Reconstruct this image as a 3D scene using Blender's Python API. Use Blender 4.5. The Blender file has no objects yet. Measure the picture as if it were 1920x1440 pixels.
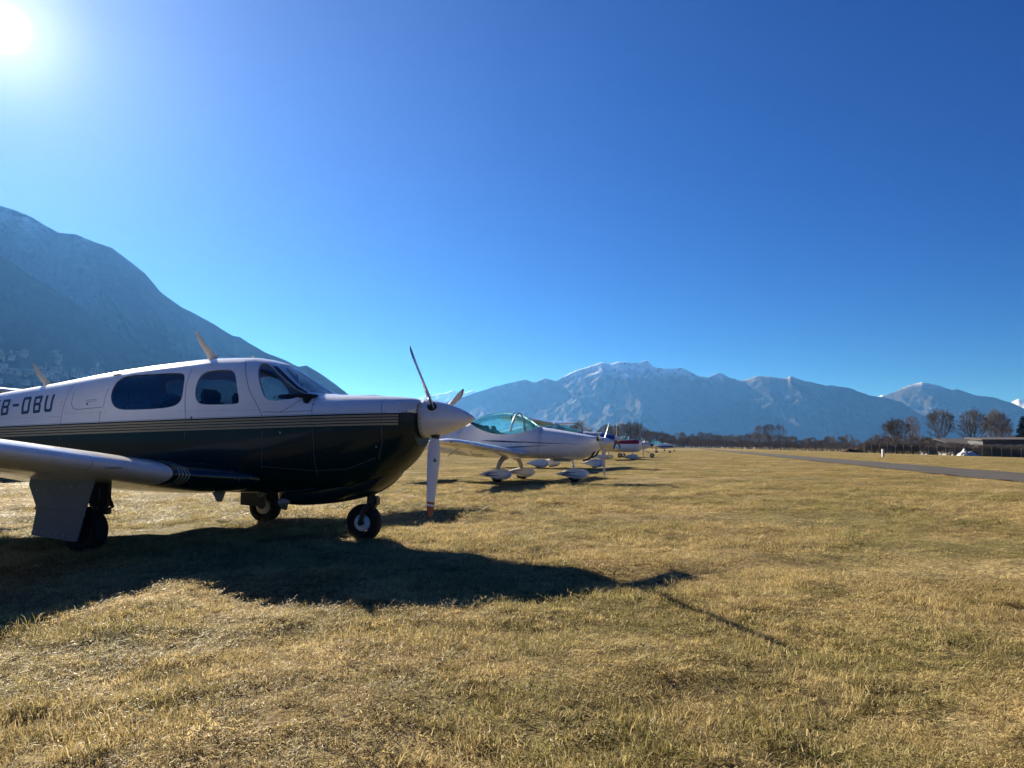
import bpy, bmesh, math, random
import numpy as np
from mathutils import Vector, Matrix

random.seed(7)
rng = np.random.default_rng(7)
scene = bpy.context.scene
col = scene.collection

# ------------------------------------------------------------------ camera
FPX = 1442.0                      # focal length in pixels of a 1920 px wide frame
EYE = 0.9
PITCH = math.atan(118.0 / FPX)
cam_data = bpy.data.cameras.new("camera")
cam_data.sensor_width = 36.0
cam_data.lens = FPX / 1920.0 * 36.0
cam_data.clip_start = 0.05
cam_data.clip_end = 80000.0
cam = bpy.data.objects.new("camera", cam_data)
cam.location = (0, 0, EYE)
cam.rotation_euler = (math.pi / 2 + PITCH, 0, 0)
col.objects.link(cam)
scene.camera = cam

# ------------------------------------------------------------------ sky, sun, exposure
SUN_EL = math.radians(25.0)
SUN_AZ = math.radians(-34.6)      # left of the viewing direction
SUN_DIR = Vector((math.sin(SUN_AZ) * math.cos(SUN_EL), math.cos(SUN_AZ) * math.cos(SUN_EL), math.sin(SUN_EL)))
world = bpy.data.worlds.new("World")
scene.world = world
world.use_nodes = True
wn = world.node_tree
for n_ in list(wn.nodes):
    wn.nodes.remove(n_)
w_out = wn.nodes.new("ShaderNodeOutputWorld")
w_bg = wn.nodes.new("ShaderNodeBackground")
w_bg.inputs["Strength"].default_value = 0.052
sky_t = wn.nodes.new("ShaderNodeTexSky")
sky_t.sky_type = 'NISHITA'
sky_t.sun_disc = False
sky_t.sun_elevation = SUN_EL
sky_t.sun_rotation = SUN_AZ
sky_t.altitude = 200
sky_t.air_density = 1.0
sky_t.dust_density = 0.3
sky_t.ozone_density = 3.0
w_hs = wn.nodes.new("ShaderNodeHueSaturation")
w_hs.inputs["Saturation"].default_value = 1.55
wn.links.new(sky_t.outputs[0], w_hs.inputs["Color"])
w_tint = wn.nodes.new("ShaderNodeMix"); w_tint.data_type = 'RGBA'; w_tint.blend_type = 'MULTIPLY'
w_tint.inputs[0].default_value = 1.0
w_tint.inputs[7].default_value = (0.04, 0.20, 0.50, 1)      # deep winter blue
wn.links.new(w_hs.outputs[0], w_tint.inputs[6])
wn.links.new(w_tint.outputs[2], w_bg.inputs["Color"])
# the sun itself stands in the sky: its disc and close aureole
w_geo = wn.nodes.new("ShaderNodeTexCoord")
w_dot = wn.nodes.new("ShaderNodeVectorMath"); w_dot.operation = 'DOT_PRODUCT'
w_nrm = wn.nodes.new("ShaderNodeVectorMath"); w_nrm.operation = 'NORMALIZE'
wn.links.new(w_geo.outputs["Generated"], w_nrm.inputs[0])
wn.links.new(w_nrm.outputs[0], w_dot.inputs[0])
w_dot.inputs[1].default_value = SUN_DIR
w_max = wn.nodes.new("ShaderNodeMath"); w_max.operation = 'MAXIMUM'; w_max.inputs[1].default_value = 0.0
wn.links.new(w_dot.outputs["Value"], w_max.inputs[0])
last = None
for expo, amp in ((20000.0, 20.0), (600.0, 0.20), (80.0, 0.08), (12.0, 0.045)):
    p_ = wn.nodes.new("ShaderNodeMath"); p_.operation = 'POWER'; p_.inputs[1].default_value = expo
    wn.links.new(w_max.outputs[0], p_.inputs[0])
    m_ = wn.nodes.new("ShaderNodeMath"); m_.operation = 'MULTIPLY'; m_.inputs[1].default_value = amp
    wn.links.new(p_.outputs[0], m_.inputs[0])
    if last is None:
        last = m_
    else:
        a_ = wn.nodes.new("ShaderNodeMath"); a_.operation = 'ADD'
        wn.links.new(last.outputs[0], a_.inputs[0]); wn.links.new(m_.outputs[0], a_.inputs[1]); last = a_
w_sun = wn.nodes.new("ShaderNodeBackground")
w_sun.inputs["Color"].default_value = (1.0, 0.95, 0.86, 1)
wn.links.new(last.outputs[0], w_sun.inputs["Strength"])
w_add = wn.nodes.new("ShaderNodeAddShader")
wn.links.new(w_bg.outputs[0], w_add.inputs[0]); wn.links.new(w_sun.outputs[0], w_add.inputs[1])
wn.links.new(w_add.outputs[0], w_out.inputs["Surface"])

sun_data = bpy.data.lights.new("sun", 'SUN')
sun_data.energy = 5.0
sun_data.angle = math.radians(0.53)
sun_data.color = (1.0, 0.93, 0.82)
sun = bpy.data.objects.new("sun", sun_data)
sun.rotation_euler = SUN_DIR.to_track_quat('Z', 'Y').to_euler()
sun.location = (-40, 60, 60)
col.objects.link(sun)

scene.view_settings.view_transform = 'Standard'
scene.view_settings.look = 'None'
scene.view_settings.exposure = 1.42
scene.view_settings.gamma = 1.0
scene.view_settings.use_curve_mapping = False
scene.render.engine = 'CYCLES'
scene.cycles.max_bounces = 8
scene.cycles.transparent_max_bounces = 12
scene.cycles.volume_bounces = 0
scene.cycles.use_denoising = True

# ------------------------------------------------------------------ helpers
def ray(px, py):
    x = (px - 960) / FPX; y = (720 - py) / FPX
    return np.array([x, math.cos(PITCH) - math.sin(PITCH) * y, math.sin(PITCH) + math.cos(PITCH) * y])

def smooth(a, b, x):
    t = np.clip((x - a) / (b - a), 0, 1)
    return t * t * (3 - 2 * t)

def _hash(ix, iy, seed):
    h = (ix.astype(np.int64) * 374761393 + iy.astype(np.int64) * 668265263 + seed * 1442695041) & 0xffffffff
    h = ((h ^ (h >> 13)) * 1274126177) & 0xffffffff
    return ((h ^ (h >> 16)) & 0xffff) / 65535.0

def vnoise(x, y, seed=0):
    x = np.asarray(x, float); y = np.asarray(y, float)
    ix = np.floor(x); iy = np.floor(y)
    fx = x - ix; fy = y - iy
    fx = fx * fx * fx * (fx * (fx * 6 - 15) + 10); fy = fy * fy * fy * (fy * (fy * 6 - 15) + 10)
    a = _hash(ix, iy, seed); b = _hash(ix + 1, iy, seed); c = _hash(ix, iy + 1, seed); d = _hash(ix + 1, iy + 1, seed)
    return (a * (1 - fx) + b * fx) * (1 - fy) + (c * (1 - fx) + d * fx) * fy

def fbm(x, y, octs=5, seed=0, gain=0.5):
    s = 0; a = 1; n = 0
    for o in range(octs):
        s = s + a * vnoise(x * 2 ** o + 17.3 * o, y * 2 ** o - 9.1 * o, seed + o); n += a; a *= gain
    return s / n

def ridged(x, y, octs=5, seed=0, gain=0.5):
    s = 0; a = 1; n = 0
    for o in range(octs):
        s = s + a * (1 - np.abs(2 * vnoise(x * 2 ** o + 5.7 * o, y * 2 ** o + 3.3 * o, seed + o) - 1)); n += a; a *= gain
    return s / n

def ground_z(x, y):
    """gently falling field to the right, small bumps close by"""
    x = np.asarray(x, float); y = np.asarray(y, float)
    d = np.hypot(x, y)
    drop = -2.3 * smooth(8, 120, x - 0.22 * y) * (1 - smooth(500, 2500, d))
    bump = ((fbm(x * 1.5, y * 1.5, 3, 3) - 0.52) * 0.14) * (1 - smooth(10, 45, d))
    return drop + bump

def px_ground(px, py):
    r = ray(px, py)
    t = EYE / -r[2] if r[2] < 0 else 1e5
    for _ in range(40):
        z = float(ground_z(r[0] * t, r[1] * t))
        t = 0.5 * t + 0.5 * (z - EYE) / r[2]
    return np.array([r[0] * t, r[1] * t, float(ground_z(r[0] * t, r[1] * t))])

def link(name, mesh, mats=None, parent=None):
    o = bpy.data.objects.new(name, mesh)
    col.objects.link(o)
    if mats is not None:
        for m in (mats if isinstance(mats, (list, tuple)) else [mats]):
            mesh.materials.append(m)
    if parent is not None:
        o.parent = parent
    return o

def mesh_from(name, verts, faces, smooth_shade=False):
    me = bpy.data.meshes.new(name)
    me.from_pydata([tuple(map(float, v)) for v in verts], [], [tuple(map(int, f)) for f in faces])
    me.update()
    if smooth_shade:
        me.polygons.foreach_set("use_smooth", [True] * len(me.polygons))
    return me

def grid_mesh(name, P, smooth_shade=True):
    """P: rows x cols x 3"""
    R, C = P.shape[:2]
    me = bpy.data.meshes.new(name)
    idx = np.arange(R * C).reshape(R, C)
    q = np.stack([idx[:-1, :-1], idx[:-1, 1:], idx[1:, 1:], idx[1:, :-1]], -1).reshape(-1, 4)
    me.vertices.add(R * C)
    me.vertices.foreach_set("co", P.reshape(-1).astype(np.float32))
    me.loops.add(q.size); me.loops.foreach_set("vertex_index", q.reshape(-1).astype(np.int32))
    me.polygons.add(len(q)); me.polygons.foreach_set("loop_start", np.arange(0, q.size, 4, dtype=np.int32))
    me.polygons.foreach_set("loop_total", np.full(len(q), 4, dtype=np.int32))
    me.polygons.foreach_set("use_smooth", np.full(len(q), smooth_shade))
    me.update(calc_edges=True); me.validate()
    return me

def tag(o, label=None, cat=None, group=None, kind=None):
    if label: o["label"] = label
    if cat: o["category"] = cat
    if group: o["group"] = group
    if kind: o["kind"] = kind
    return o

def empty(name, loc=(0, 0, 0), rz=0.0):
    o = bpy.data.objects.new(name, None)
    o.empty_display_size = 0.3
    o.location = loc; o.rotation_euler = (0, 0, rz)
    col.objects.link(o)
    return o

def copy_tree(o, parent=None):
    c = o.copy(); col.objects.link(c)
    if parent is not None:
        c.parent = parent
    for ch in list(o.children):
        copy_tree(ch, c)
    return c

class NT:
    """tiny node-tree helper"""
    def __init__(s, name):
        s.mat = bpy.data.materials.new(name); s.mat.use_nodes = True
        s.t = s.mat.node_tree
        for n in list(s.t.nodes): s.t.nodes.remove(n)
        s.out = s.t.nodes.new("ShaderNodeOutputMaterial")
    def n(s, typ, **kw):
        nd = s.t.nodes.new(typ)
        for k, v in kw.items(): setattr(nd, k, v)
        return nd
    def l(s, a, b): s.t.links.new(a, b)
    def val(s, sock, v):
        if hasattr(v, "links") or isinstance(v, bpy.types.NodeSocket): s.l(v, sock)
        elif isinstance(v, (tuple, list)) and len(v) == 3 and sock.type == 'RGBA': sock.default_value = (*v, 1)
        else: sock.default_value = v
    def math(s, op, a, b=None, c=None, clamp=False):
        nd = s.n("ShaderNodeMath", operation=op, use_clamp=clamp)
        s.val(nd.inputs[0], a)
        if b is not None: s.val(nd.inputs[1], b)
        if c is not None: s.val(nd.inputs[2], c)
        return nd.outputs[0]
    def noise(s, vec, scale, detail=4, rough=0.55, dist=0.0):
        nd = s.n("ShaderNodeTexNoise"); s.val(nd.inputs["Vector"], vec)
        nd.inputs["Scale"].default_value = scale; nd.inputs["Detail"].default_value = detail
        nd.inputs["Roughness"].default_value = rough; nd.inputs["Distortion"].default_value = dist
        return nd.outputs["Fac"]
    def mix(s, fac, a, b):
        nd = s.n("ShaderNodeMix", data_type='RGBA')
        s.val(nd.inputs[0], fac); s.val(nd.inputs[6], a); s.val(nd.inputs[7], b)
        return nd.outputs[2]
    def step(s, x, lo, hi):
        nd = s.n("ShaderNodeMapRange", interpolation_type='SMOOTHSTEP')
        s.val(nd.inputs[0], x); s.val(nd.inputs[1], lo); s.val(nd.inputs[2], hi)
        return nd.outputs[0]
    def band(s, x, lo, hi):
        return s.math('MULTIPLY', s.math('GREATER_THAN', x, lo), s.math('LESS_THAN', x, hi))
    def bump(s, h, strength, dist=0.01):
        nd = s.n("ShaderNodeBump"); s.val(nd.inputs["Height"], h)
        nd.inputs["Strength"].default_value = strength; nd.inputs["Distance"].default_value = dist
        return nd.outputs[0]
    def bsdf(s, color, rough=0.5, metal=0.0, spec=0.5, coat=0.0, normal=None, coat_rough=0.05):
        b = s.n("ShaderNodeBsdfPrincipled")
        s.val(b.inputs["Base Color"], color); s.val(b.inputs["Roughness"], rough)
        s.val(b.inputs["Metallic"], metal); s.val(b.inputs["Specular IOR Level"], spec)
        b.inputs["Coat Weight"].default_value = coat; b.inputs["Coat Roughness"].default_value = coat_rough
        if normal is not None: s.l(normal, b.inputs["Normal"])
        return b.outputs[0]
    def done(s, shader):
        s.l(shader, s.out.inputs["Surface"]); return s.mat
    def pos(s):
        return s.n("ShaderNodeNewGeometry").outputs["Position"]
    def obj(s):
        return s.n("ShaderNodeTexCoord").outputs["Object"]

# ------------------------------------------------------------------ ground
def grass_colour(t, p, fine=True):
    big = t.noise(p, 0.13, 3, 0.6)
    med = t.noise(p, 0.8, 4, 0.62)
    sml = t.noise(p, 6.0, 3, 0.6)
    c = t.mix(t.step(med, 0.32, 0.66), (0.27, 0.20, 0.075), (0.50, 0.385, 0.175))
    c = t.mix(t.math('MULTIPLY', t.step(big, 0.48, 0.62), 0.55), c, (0.35, 0.235, 0.085))
    g = t.math('MULTIPLY', t.step(t.noise(p, 0.33, 4, 0.68), 0.44, 0.57), t.step(sml, 0.25, 0.55))
    c = t.mix(t.math('MULTIPLY', g, 0.78), c, (0.16, 0.155, 0.036))
    g2 = t.step(t.noise(p, 2.3, 4, 0.7), 0.52, 0.66)
    c = t.mix(t.math('MULTIPLY', g2, 0.75), c, (0.11, 0.105, 0.028))
    pale = t.step(t.noise(p, 1.1, 4, 0.7, 0.6), 0.55, 0.72)
    c = t.mix(t.math('MULTIPLY', pale, 0.6), c, (0.56, 0.44, 0.22))
    return c, sml, med

t = NT("field_ground"); p = t.pos()
c, sml, med = grass_colour(t, p)
c = t.mix(t.math('MULTIPLY', t.step(t.noise(p, 26, 3, 0.7), 0.30, 0.62), 0.75), c, (0.075, 0.05, 0.022))
hgt = t.noise(p, 38, 4, 0.7)
M_ground = t.done(t.bsdf(c, 0.95, spec=0.1, normal=t.bump(hgt, 0.9, 0.03)))

U = np.linspace(-1, 1, 501)
bs = 9.6
axis = 2.0 * np.sinh(bs * U)
GX, GY = np.meshgrid(axis * 1.15, axis * 1.15 + 3.0)
P = np.stack([GX, GY, ground_z(GX, GY)], -1)
ground = link("ground", grid_mesh("ground", P), M_ground)
tag(ground, "flat airfield of dry straw-coloured winter grass", kind="structure")

# taxiway strip
t = NT("asphalt"); p = t.pos()
c = t.mix(t.step(t.noise(p, 0.7, 4), 0.35, 0.7), (0.040, 0.036, 0.030), (0.058, 0.052, 0.044))
c = t.mix(t.math('MULTIPLY', t.step(t.noise(p, 40, 2), 0.5, 0.8), 0.4), c, (0.085, 0.078, 0.068))
M_asph = t.done(t.bsdf(c, 0.85, spec=0.25, normal=t.bump(t.noise(p, 60, 2), 0.4, 0.01)))
tw_near = [px_ground(1920, 906), px_ground(1600, 872.5)]
tw_far = [px_ground(1920, 889), px_ground(1600, 863.5)]
def tw_edge(pts, n=160):
    a, b = pts[0][:2], pts[1][:2]; d = (b - a)
    s = np.linspace(-1.5, 9.0, n)
    return a[None] + s[:, None] * d[None]
# both edges share one direction
d_tw = ((tw_near[1] - tw_near[0])[:2] / np.linalg.norm((tw_near[1] - tw_near[0])[:2]) + (tw_far[1] - tw_far[0])[:2] / np.linalg.norm((tw_far[1] - tw_far[0])[:2]))
d_tw /= np.linalg.norm(d_tw)
mid_n = (tw_near[0] + tw_near[1])[:2] / 2; mid_f = (tw_far[0] + tw_far[1])[:2] / 2
TW_N = np.array([d_tw[1], -d_tw[0]])
TW_A = float(mid_n @ TW_N); TW_B = float(mid_f @ TW_N)
s = np.concatenate([np.linspace(-60, 120, 121), np.linspace(124, 420, 60)])
rows = []
for w in np.linspace(TW_A, TW_B, 5):
    edge = w + (vnoise(s * 0.8, s * 0 + w, 5) - 0.5) * 0.12
    xy = s[:, None] * d_tw[None] + edge[:, None] * TW_N[None]
    rows.append(np.concatenate([xy, (ground_z(xy[:, 0], xy[:, 1]) + 0.03)[:, None]], 1))
taxi = link("taxiway", grid_mesh("taxiway", np.array(rows)), M_asph)
tag(taxi, "narrow grey asphalt taxiway crossing the dry grass", kind="structure")

# ------------------------------------------------------------------ mountains
def mountain_material(name, snow_lo, snow_hi, snow_amt, rock_lo, forest=(0.036, 0.034, 0.027), rock=(0.10, 0.092, 0.085)):
    t = NT(name); p = t.pos()
    sep = t.n("ShaderNodeSeparateXYZ"); t.l(p, sep.inputs[0]); z = sep.outputs[2]
    n1 = t.noise(p, 0.004, 6, 0.65); n2 = t.noise(p, 0.02, 5, 0.7); n3 = t.noise(p, 0.0015, 4, 0.6)
    f = t.mix(t.step(n2, 0.35, 0.68), forest, tuple(v * 1.3 for v in forest))
    f = t.mix(t.math('MULTIPLY', t.step(n3, 0.5, 0.65), 0.5), f, (0.06, 0.05, 0.035))
    zz = t.math('ADD', z, t.math('MULTIPLY', t.math('SUBTRACT', n1, 0.5), 420.0))
    c = t.mix(t.step(zz, rock_lo, rock_lo + 350), f, t.mix(t.step(n2, 0.3, 0.7), rock, tuple(v * 1.7 for v in rock)))
    sn = t.math('MULTIPLY', t.step(zz, snow_lo, snow_hi), t.step(t.noise(p, 0.009, 6, 0.72), 0.60 - 0.3 * snow_amt, 0.72 - 0.3 * snow_amt))
    c = t.mix(t.math('MULTIPLY', sn, min(1.0, 0.6 + snow_amt * 0.5)), c, (0.82, 0.84, 0.88))
    return t.done(t.bsdf(c, 0.95, spec=0.1, normal=t.bump(n2, 0.18, 20.0)))

def mountain(name, pts, R, front, back, mat, label, step=2.0, seed=0, gully=0.22, L=900.0, jag=6.0, p=0.95, rows=130, steep=1.35):
    """pts: ridge line as seen (pixels of the 1920 frame); R: distance(s) to the ridge in metres"""
    pts = np.array(pts, float)
    px = np.arange(pts[0, 0], pts[-1, 0] + 0.1, step)
    py = np.interp(px, pts[:, 0], pts[:, 1])
    d = np.stack([ray(a, b) for a, b in zip(px, py)])
    hor = np.hypot(d[:, 0], d[:, 1]); u = d[:, :2] / hor[:, None]; tanel = d[:, 2] / hor
    if isinstance(R, (int, float)): Rr = np.full(len(px), float(R))
    else:
        rp = np.array(R, float); Rr = np.interp(px, rp[:, 0], rp[:, 1])
    az = np.arctan2(u[:, 0], u[:, 1])
    sarc = az * np.mean(Rr)
    Hr = EYE + Rr * tanel
    jit = (fbm(sarc / 160.0, sarc * 0 + seed, 4, seed) - 0.5) * 2 * jag
    Hr = np.maximum(Hr + jit, 3.0)
    front = np.clip(np.maximum(Hr, 0) * steep, 120, front)
    out = []
    nb = 10
    def soft(a, w):
        k = np.hanning(2 * w + 1); k /= k.sum()
        return np.convolve(np.pad(a, w, mode='edge'), k, mode='valid')
    front = soft(front, 30)
    H1 = soft(Hr, 14); H2 = soft(Hr, 60)
    for k in range(rows + nb):
        if k < rows:
            tt = k / (rows - 1)
            r = Rr - front * (1 - tt)
            a1 = smooth(0.80, 1.0, tt); a2 = smooth(0.35, 0.85, tt)
            sft = (fbm(sarc / L * 0.8, r / L * 0.8, 4, seed + 91) - 0.5) * L * 1.4 * (1 - tt) ** 0.7
            Hs1 = np.interp(sarc + sft, sarc, H1); Hs2 = np.interp(sarc + sft, sarc, H2)
            Hk = Hr * a1 + (1 - a1) * (Hs1 * a2 + Hs2 * (1 - a2))
            w = 4 * tt ** 0.8 * (1 - tt ** 3) / 1.9 if 0 < tt < 1 else 0.0
            warp = (fbm(sarc / L * 0.6, r / L * 0.6, 4, seed + 40) - 0.5) * 1.3
            g = ridged(sarc / L + warp + 0.35 * r / L, r / (2.2 * L) + warp * 0.5, 7, seed + 11, 0.6)
            z = Hk * (tt ** p) * (1 - gully * w * (1 - g) * 1.7) + w * (fbm(sarc / (L * 0.25), r / (L * 0.25), 6, seed + 77, 0.65) - 0.5) * 0.10 * Hk
            z = np.minimum(z, (Hr - EYE) / Rr * r + EYE) if tt < 1 else z
        else:
            tb = (k - rows + 1) / nb
            r = Rr + back * tb
            z = Hr * (1 - tb) ** 1.3
        low = 25 if k in (0, rows + nb - 1) else 0
        out.append(np.stack([u[:, 0] * r, u[:, 1] * r, z - low], -1))
    o = link(name, grid_mesh(name, np.array(out)), mat)
    tag(o, label, kind="structure")
    return o

M_m_left = mountain_material("mountain_left", 1080, 1420, 0.45, 1000, rock=(0.09, 0.085, 0.08))
M_m_front = mountain_material("mountain_spur", 5000, 6000, 0.1, 2500)
M_m_mid = mountain_material("mountain_middle", 1000, 1230, 0.78, 850, rock=(0.13, 0.11, 0.095))
M_m_right = mountain_material("mountain_right", 1000, 1260, 0.85, 1300)
M_m_snow = mountain_material("mountain_far_snow", 700, 1500, 1.6, 600)

mountain("mountain", [(-700, 400), (-420, 370), (-200, 345), (-90, 372), (0, 386), (30, 396), (60, 408), (90, 425), (110, 436), (140, 438), (175, 452), (210, 465), (240, 488), (272, 512), (300, 545), (340, 575), (400, 606), (437, 630), (450, 633), (470, 645), (500, 660), (540, 677), (560, 686), (575, 684), (600, 700), (630, 722), (655, 742), (690, 772), (740, 808), (800, 836)],
         [(-700, 5200), (0, 4800), (440, 4600), (560, 4300), (800, 4000)], 2400, 1600, M_m_left, "steep snow-dusted mountain slope rising on the left behind the aircraft", seed=2, gully=0.10, L=620, jag=7.0)
mountain("hillside", [(-700, 330), (-300, 405), (0, 478), (60, 520), (130, 560), (200, 610), (260, 655), (320, 690), (400, 725), (480, 765), (560, 800), (640, 836)],
         3300, 1500, 900, M_m_front, "darker wooded spur in front of the left mountain, village at its foot", seed=5, gully=0.07, L=420, jag=6.0, p=1.0)
mountain("mountain", [(560, 790), (640, 770), (700, 752), (760, 756), (800, 742), (830, 738), (848, 733), (870, 737), (885, 731), (905, 742), (960, 752), (1010, 770), (1080, 800)],
         24000, 5000, 2500, M_m_snow, "far snowy peaks showing beside the foreground propeller", seed=9, gully=0.2, L=2500, jag=22, steep=2.2)
mountain("mountain", [(700, 820), (760, 800), (800, 772), (830, 757), (860, 747), (900, 734), (940, 722), (985, 711), (1003, 717), (1021, 710), (1042, 715), (1060, 705), (1080, 695), (1110, 685), (1128, 680), (1145, 683), (1160, 678), (1180, 680), (1200, 681), (1207, 676), (1214, 677), (1226, 689), (1240, 690), (1255, 692), (1280, 691), (1310, 706), (1328, 707), (1345, 699), (1352, 700), (1370, 709), (1388, 714), (1420, 706), (1440, 706), (1476, 709), (1482, 705), (1500, 712), (1520, 717), (1548, 724), (1560, 722), (1590, 726), (1612, 734), (1630, 741), (1660, 745), (1690, 753), (1712, 769), (1730, 778), (1745, 781), (1790, 800), (1850, 826)],
         [(700, 12500), (1200, 12000), (1350, 12600), (1500, 12400), (1850, 12800)], 5200, 2800, M_m_mid, "broad rocky mountain massif with snow patches, its ridge sloping down to the right behind the trees", seed=13, gully=0.24, L=700, jag=14, steep=1.6)
mountain("mountain", [(1560, 800), (1630, 758), (1660, 742), (1680, 734), (1700, 724), (1716, 719), (1730, 717), (1752, 721), (1786, 731), (1796, 730), (1830, 741), (1870, 747), (1900, 757), (1925, 768), (1990, 790), (2100, 770), (2250, 740), (2450, 760), (2650, 700)],
         15500, 5000, 2500, M_m_right, "blue mountain with snowy summit behind the right-hand trees", seed=31, gully=0.18, L=900, jag=12, steep=1.8)
mountain("mountain", [(1560, 790), (1610, 752), (1648, 743), (1655, 740), (1665, 744), (1700, 760), (1850, 770), (1888, 760), (1900, 752), (1910, 748), (1920, 751), (1950, 742), (2000, 760), (2100, 780)],
         26000, 4000, 2500, M_m_snow, "bright snow peak far off at the right edge", seed=37, gully=0.15, L=2500, jag=10, steep=2.2)

# ------------------------------------------------------------------ aircraft toolkit
def pchip(xs, ys, x):
    xs = np.array(xs, float); ys = np.array(ys, float); h = np.diff(xs); d = np.diff(ys) / h
    m = np.zeros(len(xs)); m[0] = d[0]; m[-1] = d[-1]
    for i in range(1, len(xs) - 1):
        if d[i - 1] * d[i] > 0:
            w1 = 2 * h[i] + h[i - 1]; w2 = h[i] + 2 * h[i - 1]; m[i] = (w1 + w2) / (w1 / d[i - 1] + w2 / d[i])
    x = np.clip(np.asarray(x, float), xs[0], xs[-1]); i = np.clip(np.searchsorted(xs, x) - 1, 0, len(xs) - 2)
    t = (x - xs[i]) / h[i]
    return ys[i] * (2 * t**3 - 3 * t**2 + 1) + m[i] * h[i] * (t**3 - 2 * t**2 + t) + ys[i + 1] * (-2 * t**3 + 3 * t**2) + m[i + 1] * h[i] * (t**3 - t**2)

class Body:
    """lofted fuselage; stations (x, ztop, zbot, halfwidth, zmid, p_top, p_bottom)"""
    def __init__(s, st):
        s.c = {}; s.A = np.array(st, float); s.x0 = s.A[0, 0]; s.x1 = s.A[-1, 0]
    def sec(s, x):
        k = round(float(x), 5)
        if k not in s.c: s.c[k] = [float(pchip(s.A[:, 0], s.A[:, i], x)) for i in range(1, 7)]
        return s.c[k]
    def y(s, x, z):
        zt, zb, w, zm, pt, pb = s.sec(x)
        h, p = (zt - zm, pt) if z > zm else (zm - zb, pb)
        u = min(1.0, abs((z - zm) / h))
        return w * (1 - u ** p) ** (1 / p)
    def pt(s, x, th, sh=0.0):
        zt, zb, w, zm, pt_, pb = s.sec(x)
        c, n = math.cos(th), math.sin(th)
        p = pt_ if n >= 0 else pb
        h = (zt - zm if n >= 0 else zm - zb) - sh
        w = max(w - sh, 0.004)
        return (x, w * math.copysign(abs(c) ** (2 / p), c), zm + h * math.copysign(abs(n) ** (2 / p), n))
    def loft(s, xs, ns, sh=0.0):
        V = []; Fc = []
        for x in xs:
            V += [s.pt(x, 2 * math.pi * k / ns, sh) for k in range(ns)]
        for i in range(len(xs) - 1):
            for k in range(ns):
                a = i * ns + k; b = i * ns + (k + 1) % ns
                Fc.append((a, b, b + ns, a + ns))
        Fc.append(tuple(range(ns - 1, -1, -1)))
        Fc.append(tuple((len(xs) - 1) * ns + k for k in range(ns)))
        return V, Fc

def sharp(me, ang=35):
    me.polygons.foreach_set("use_smooth", [True] * len(me.polygons))
    me.set_sharp_from_angle(angle=math.radians(ang))
    return me

def fix_normals(me):
    bm = bmesh.new(); bm.from_mesh(me); bmesh.ops.recalc_face_normals(bm, faces=bm.faces); bm.to_mesh(me); bm.free()
    return me

def tube_geo(path, rad, seg=10, cap=True, flat=1.0):
    """returns verts, faces of a tube along path; rad scalar or list"""
    path = [Vector(p) for p in path]; n = len(path)
    rad = [rad] * n if isinstance(rad, (int, float)) else list(rad)
    V = []; Fc = []; up = Vector((0, 0, 1))
    for i, p in enumerate(path):
        d = (path[min(i + 1, n - 1)] - path[max(i - 1, 0)]).normalized()
        a = d.cross(up)
        if a.length < 1e-3: a = d.cross(Vector((1, 0, 0)))
        a.normalize(); b = a.cross(d).normalized()
        for k in range(seg):
            t = 2 * math.pi * k / seg
            V.append(p + a * math.cos(t) * rad[i] * flat + b * math.sin(t) * rad[i])
    for i in range(n - 1):
        for k in range(seg):
            q = i * seg + k; r = i * seg + (k + 1) % seg
            Fc.append((q, r, r + seg, q + seg))
    if cap:
        Fc.append(tuple(range(seg - 1, -1, -1))); Fc.append(tuple((n - 1) * seg + k for k in range(seg)))
    return V, Fc

def oriented(g, inward=False):
    """same geometry with all faces turned outwards (or inwards)"""
    bm = bmesh.new(); vs = [bm.verts.new(tuple(map(float, v))) for v in g[0]]
    for f in g[1]: bm.faces.new([vs[i] for i in f])
    bmesh.ops.recalc_face_normals(bm, faces=bm.faces)
    if bm.calc_volume(signed=True) < 0: bmesh.ops.reverse_faces(bm, faces=bm.faces)
    if inward: bmesh.ops.reverse_faces(bm, faces=bm.faces)
    bm.verts.index_update()
    r = ([v.co.copy() for v in bm.verts], [tuple(v.index for v in f.verts) for f in bm.faces]); bm.free()
    return r

def join_geo(parts):
    V = []; Fc = []
    for v, f in parts:
        o = len(V); V += list(v); Fc += [tuple(i + o for i in q) for q in f]
    return V, Fc

def part(name, geo, mat, parent, ang=35):
    me = mesh_from(name, geo[0], geo[1]); fix_normals(me); sharp(me, ang)
    return link(name, me, mat, parent)

def box_geo(c, s, rot=None, bevel=0.0):
    bm = bmesh.new(); bmesh.ops.create_cube(bm, size=1.0)
    bmesh.ops.scale(bm, vec=s, verts=bm.verts)
    if bevel: bmesh.ops.bevel(bm, geom=list(bm.edges), offset=bevel, segments=2, affect='EDGES')
    if rot is not None: bmesh.ops.rotate(bm, cent=(0, 0, 0), matrix=rot, verts=bm.verts)
    bmesh.ops.translate(bm, vec=c, verts=bm.verts)
    bm.verts.index_update()
    g = ([v.co.copy() for v in bm.verts], [tuple(v.index for v in f.verts) for f in bm.faces]); bm.free()
    return g

def lathe_geo(prof, axis='y', seg=32, c=(0, 0, 0)):
    """prof: list of (r, h) revolved around axis through c"""
    V = []; Fc = []; n = len(prof)
    for k in range(seg):
        t = 2 * math.pi * k / seg; ct, st = math.cos(t), math.sin(t)
        for r, h in prof:
            if axis == 'y': V.append((c[0] + r * ct, c[1] + h, c[2] + r * st))
            elif axis == 'x': V.append((c[0] + h, c[1] + r * ct, c[2] + r * st))
            else: V.append((c[0] + r * ct, c[1] + r * st, c[2] + h))
    for k in range(seg):
        for i in range(n - 1):
            a = k * n + i; b = ((k + 1) % seg) * n + i
            Fc.append((a, a + 1, b + 1, b))
    return V, Fc

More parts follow.
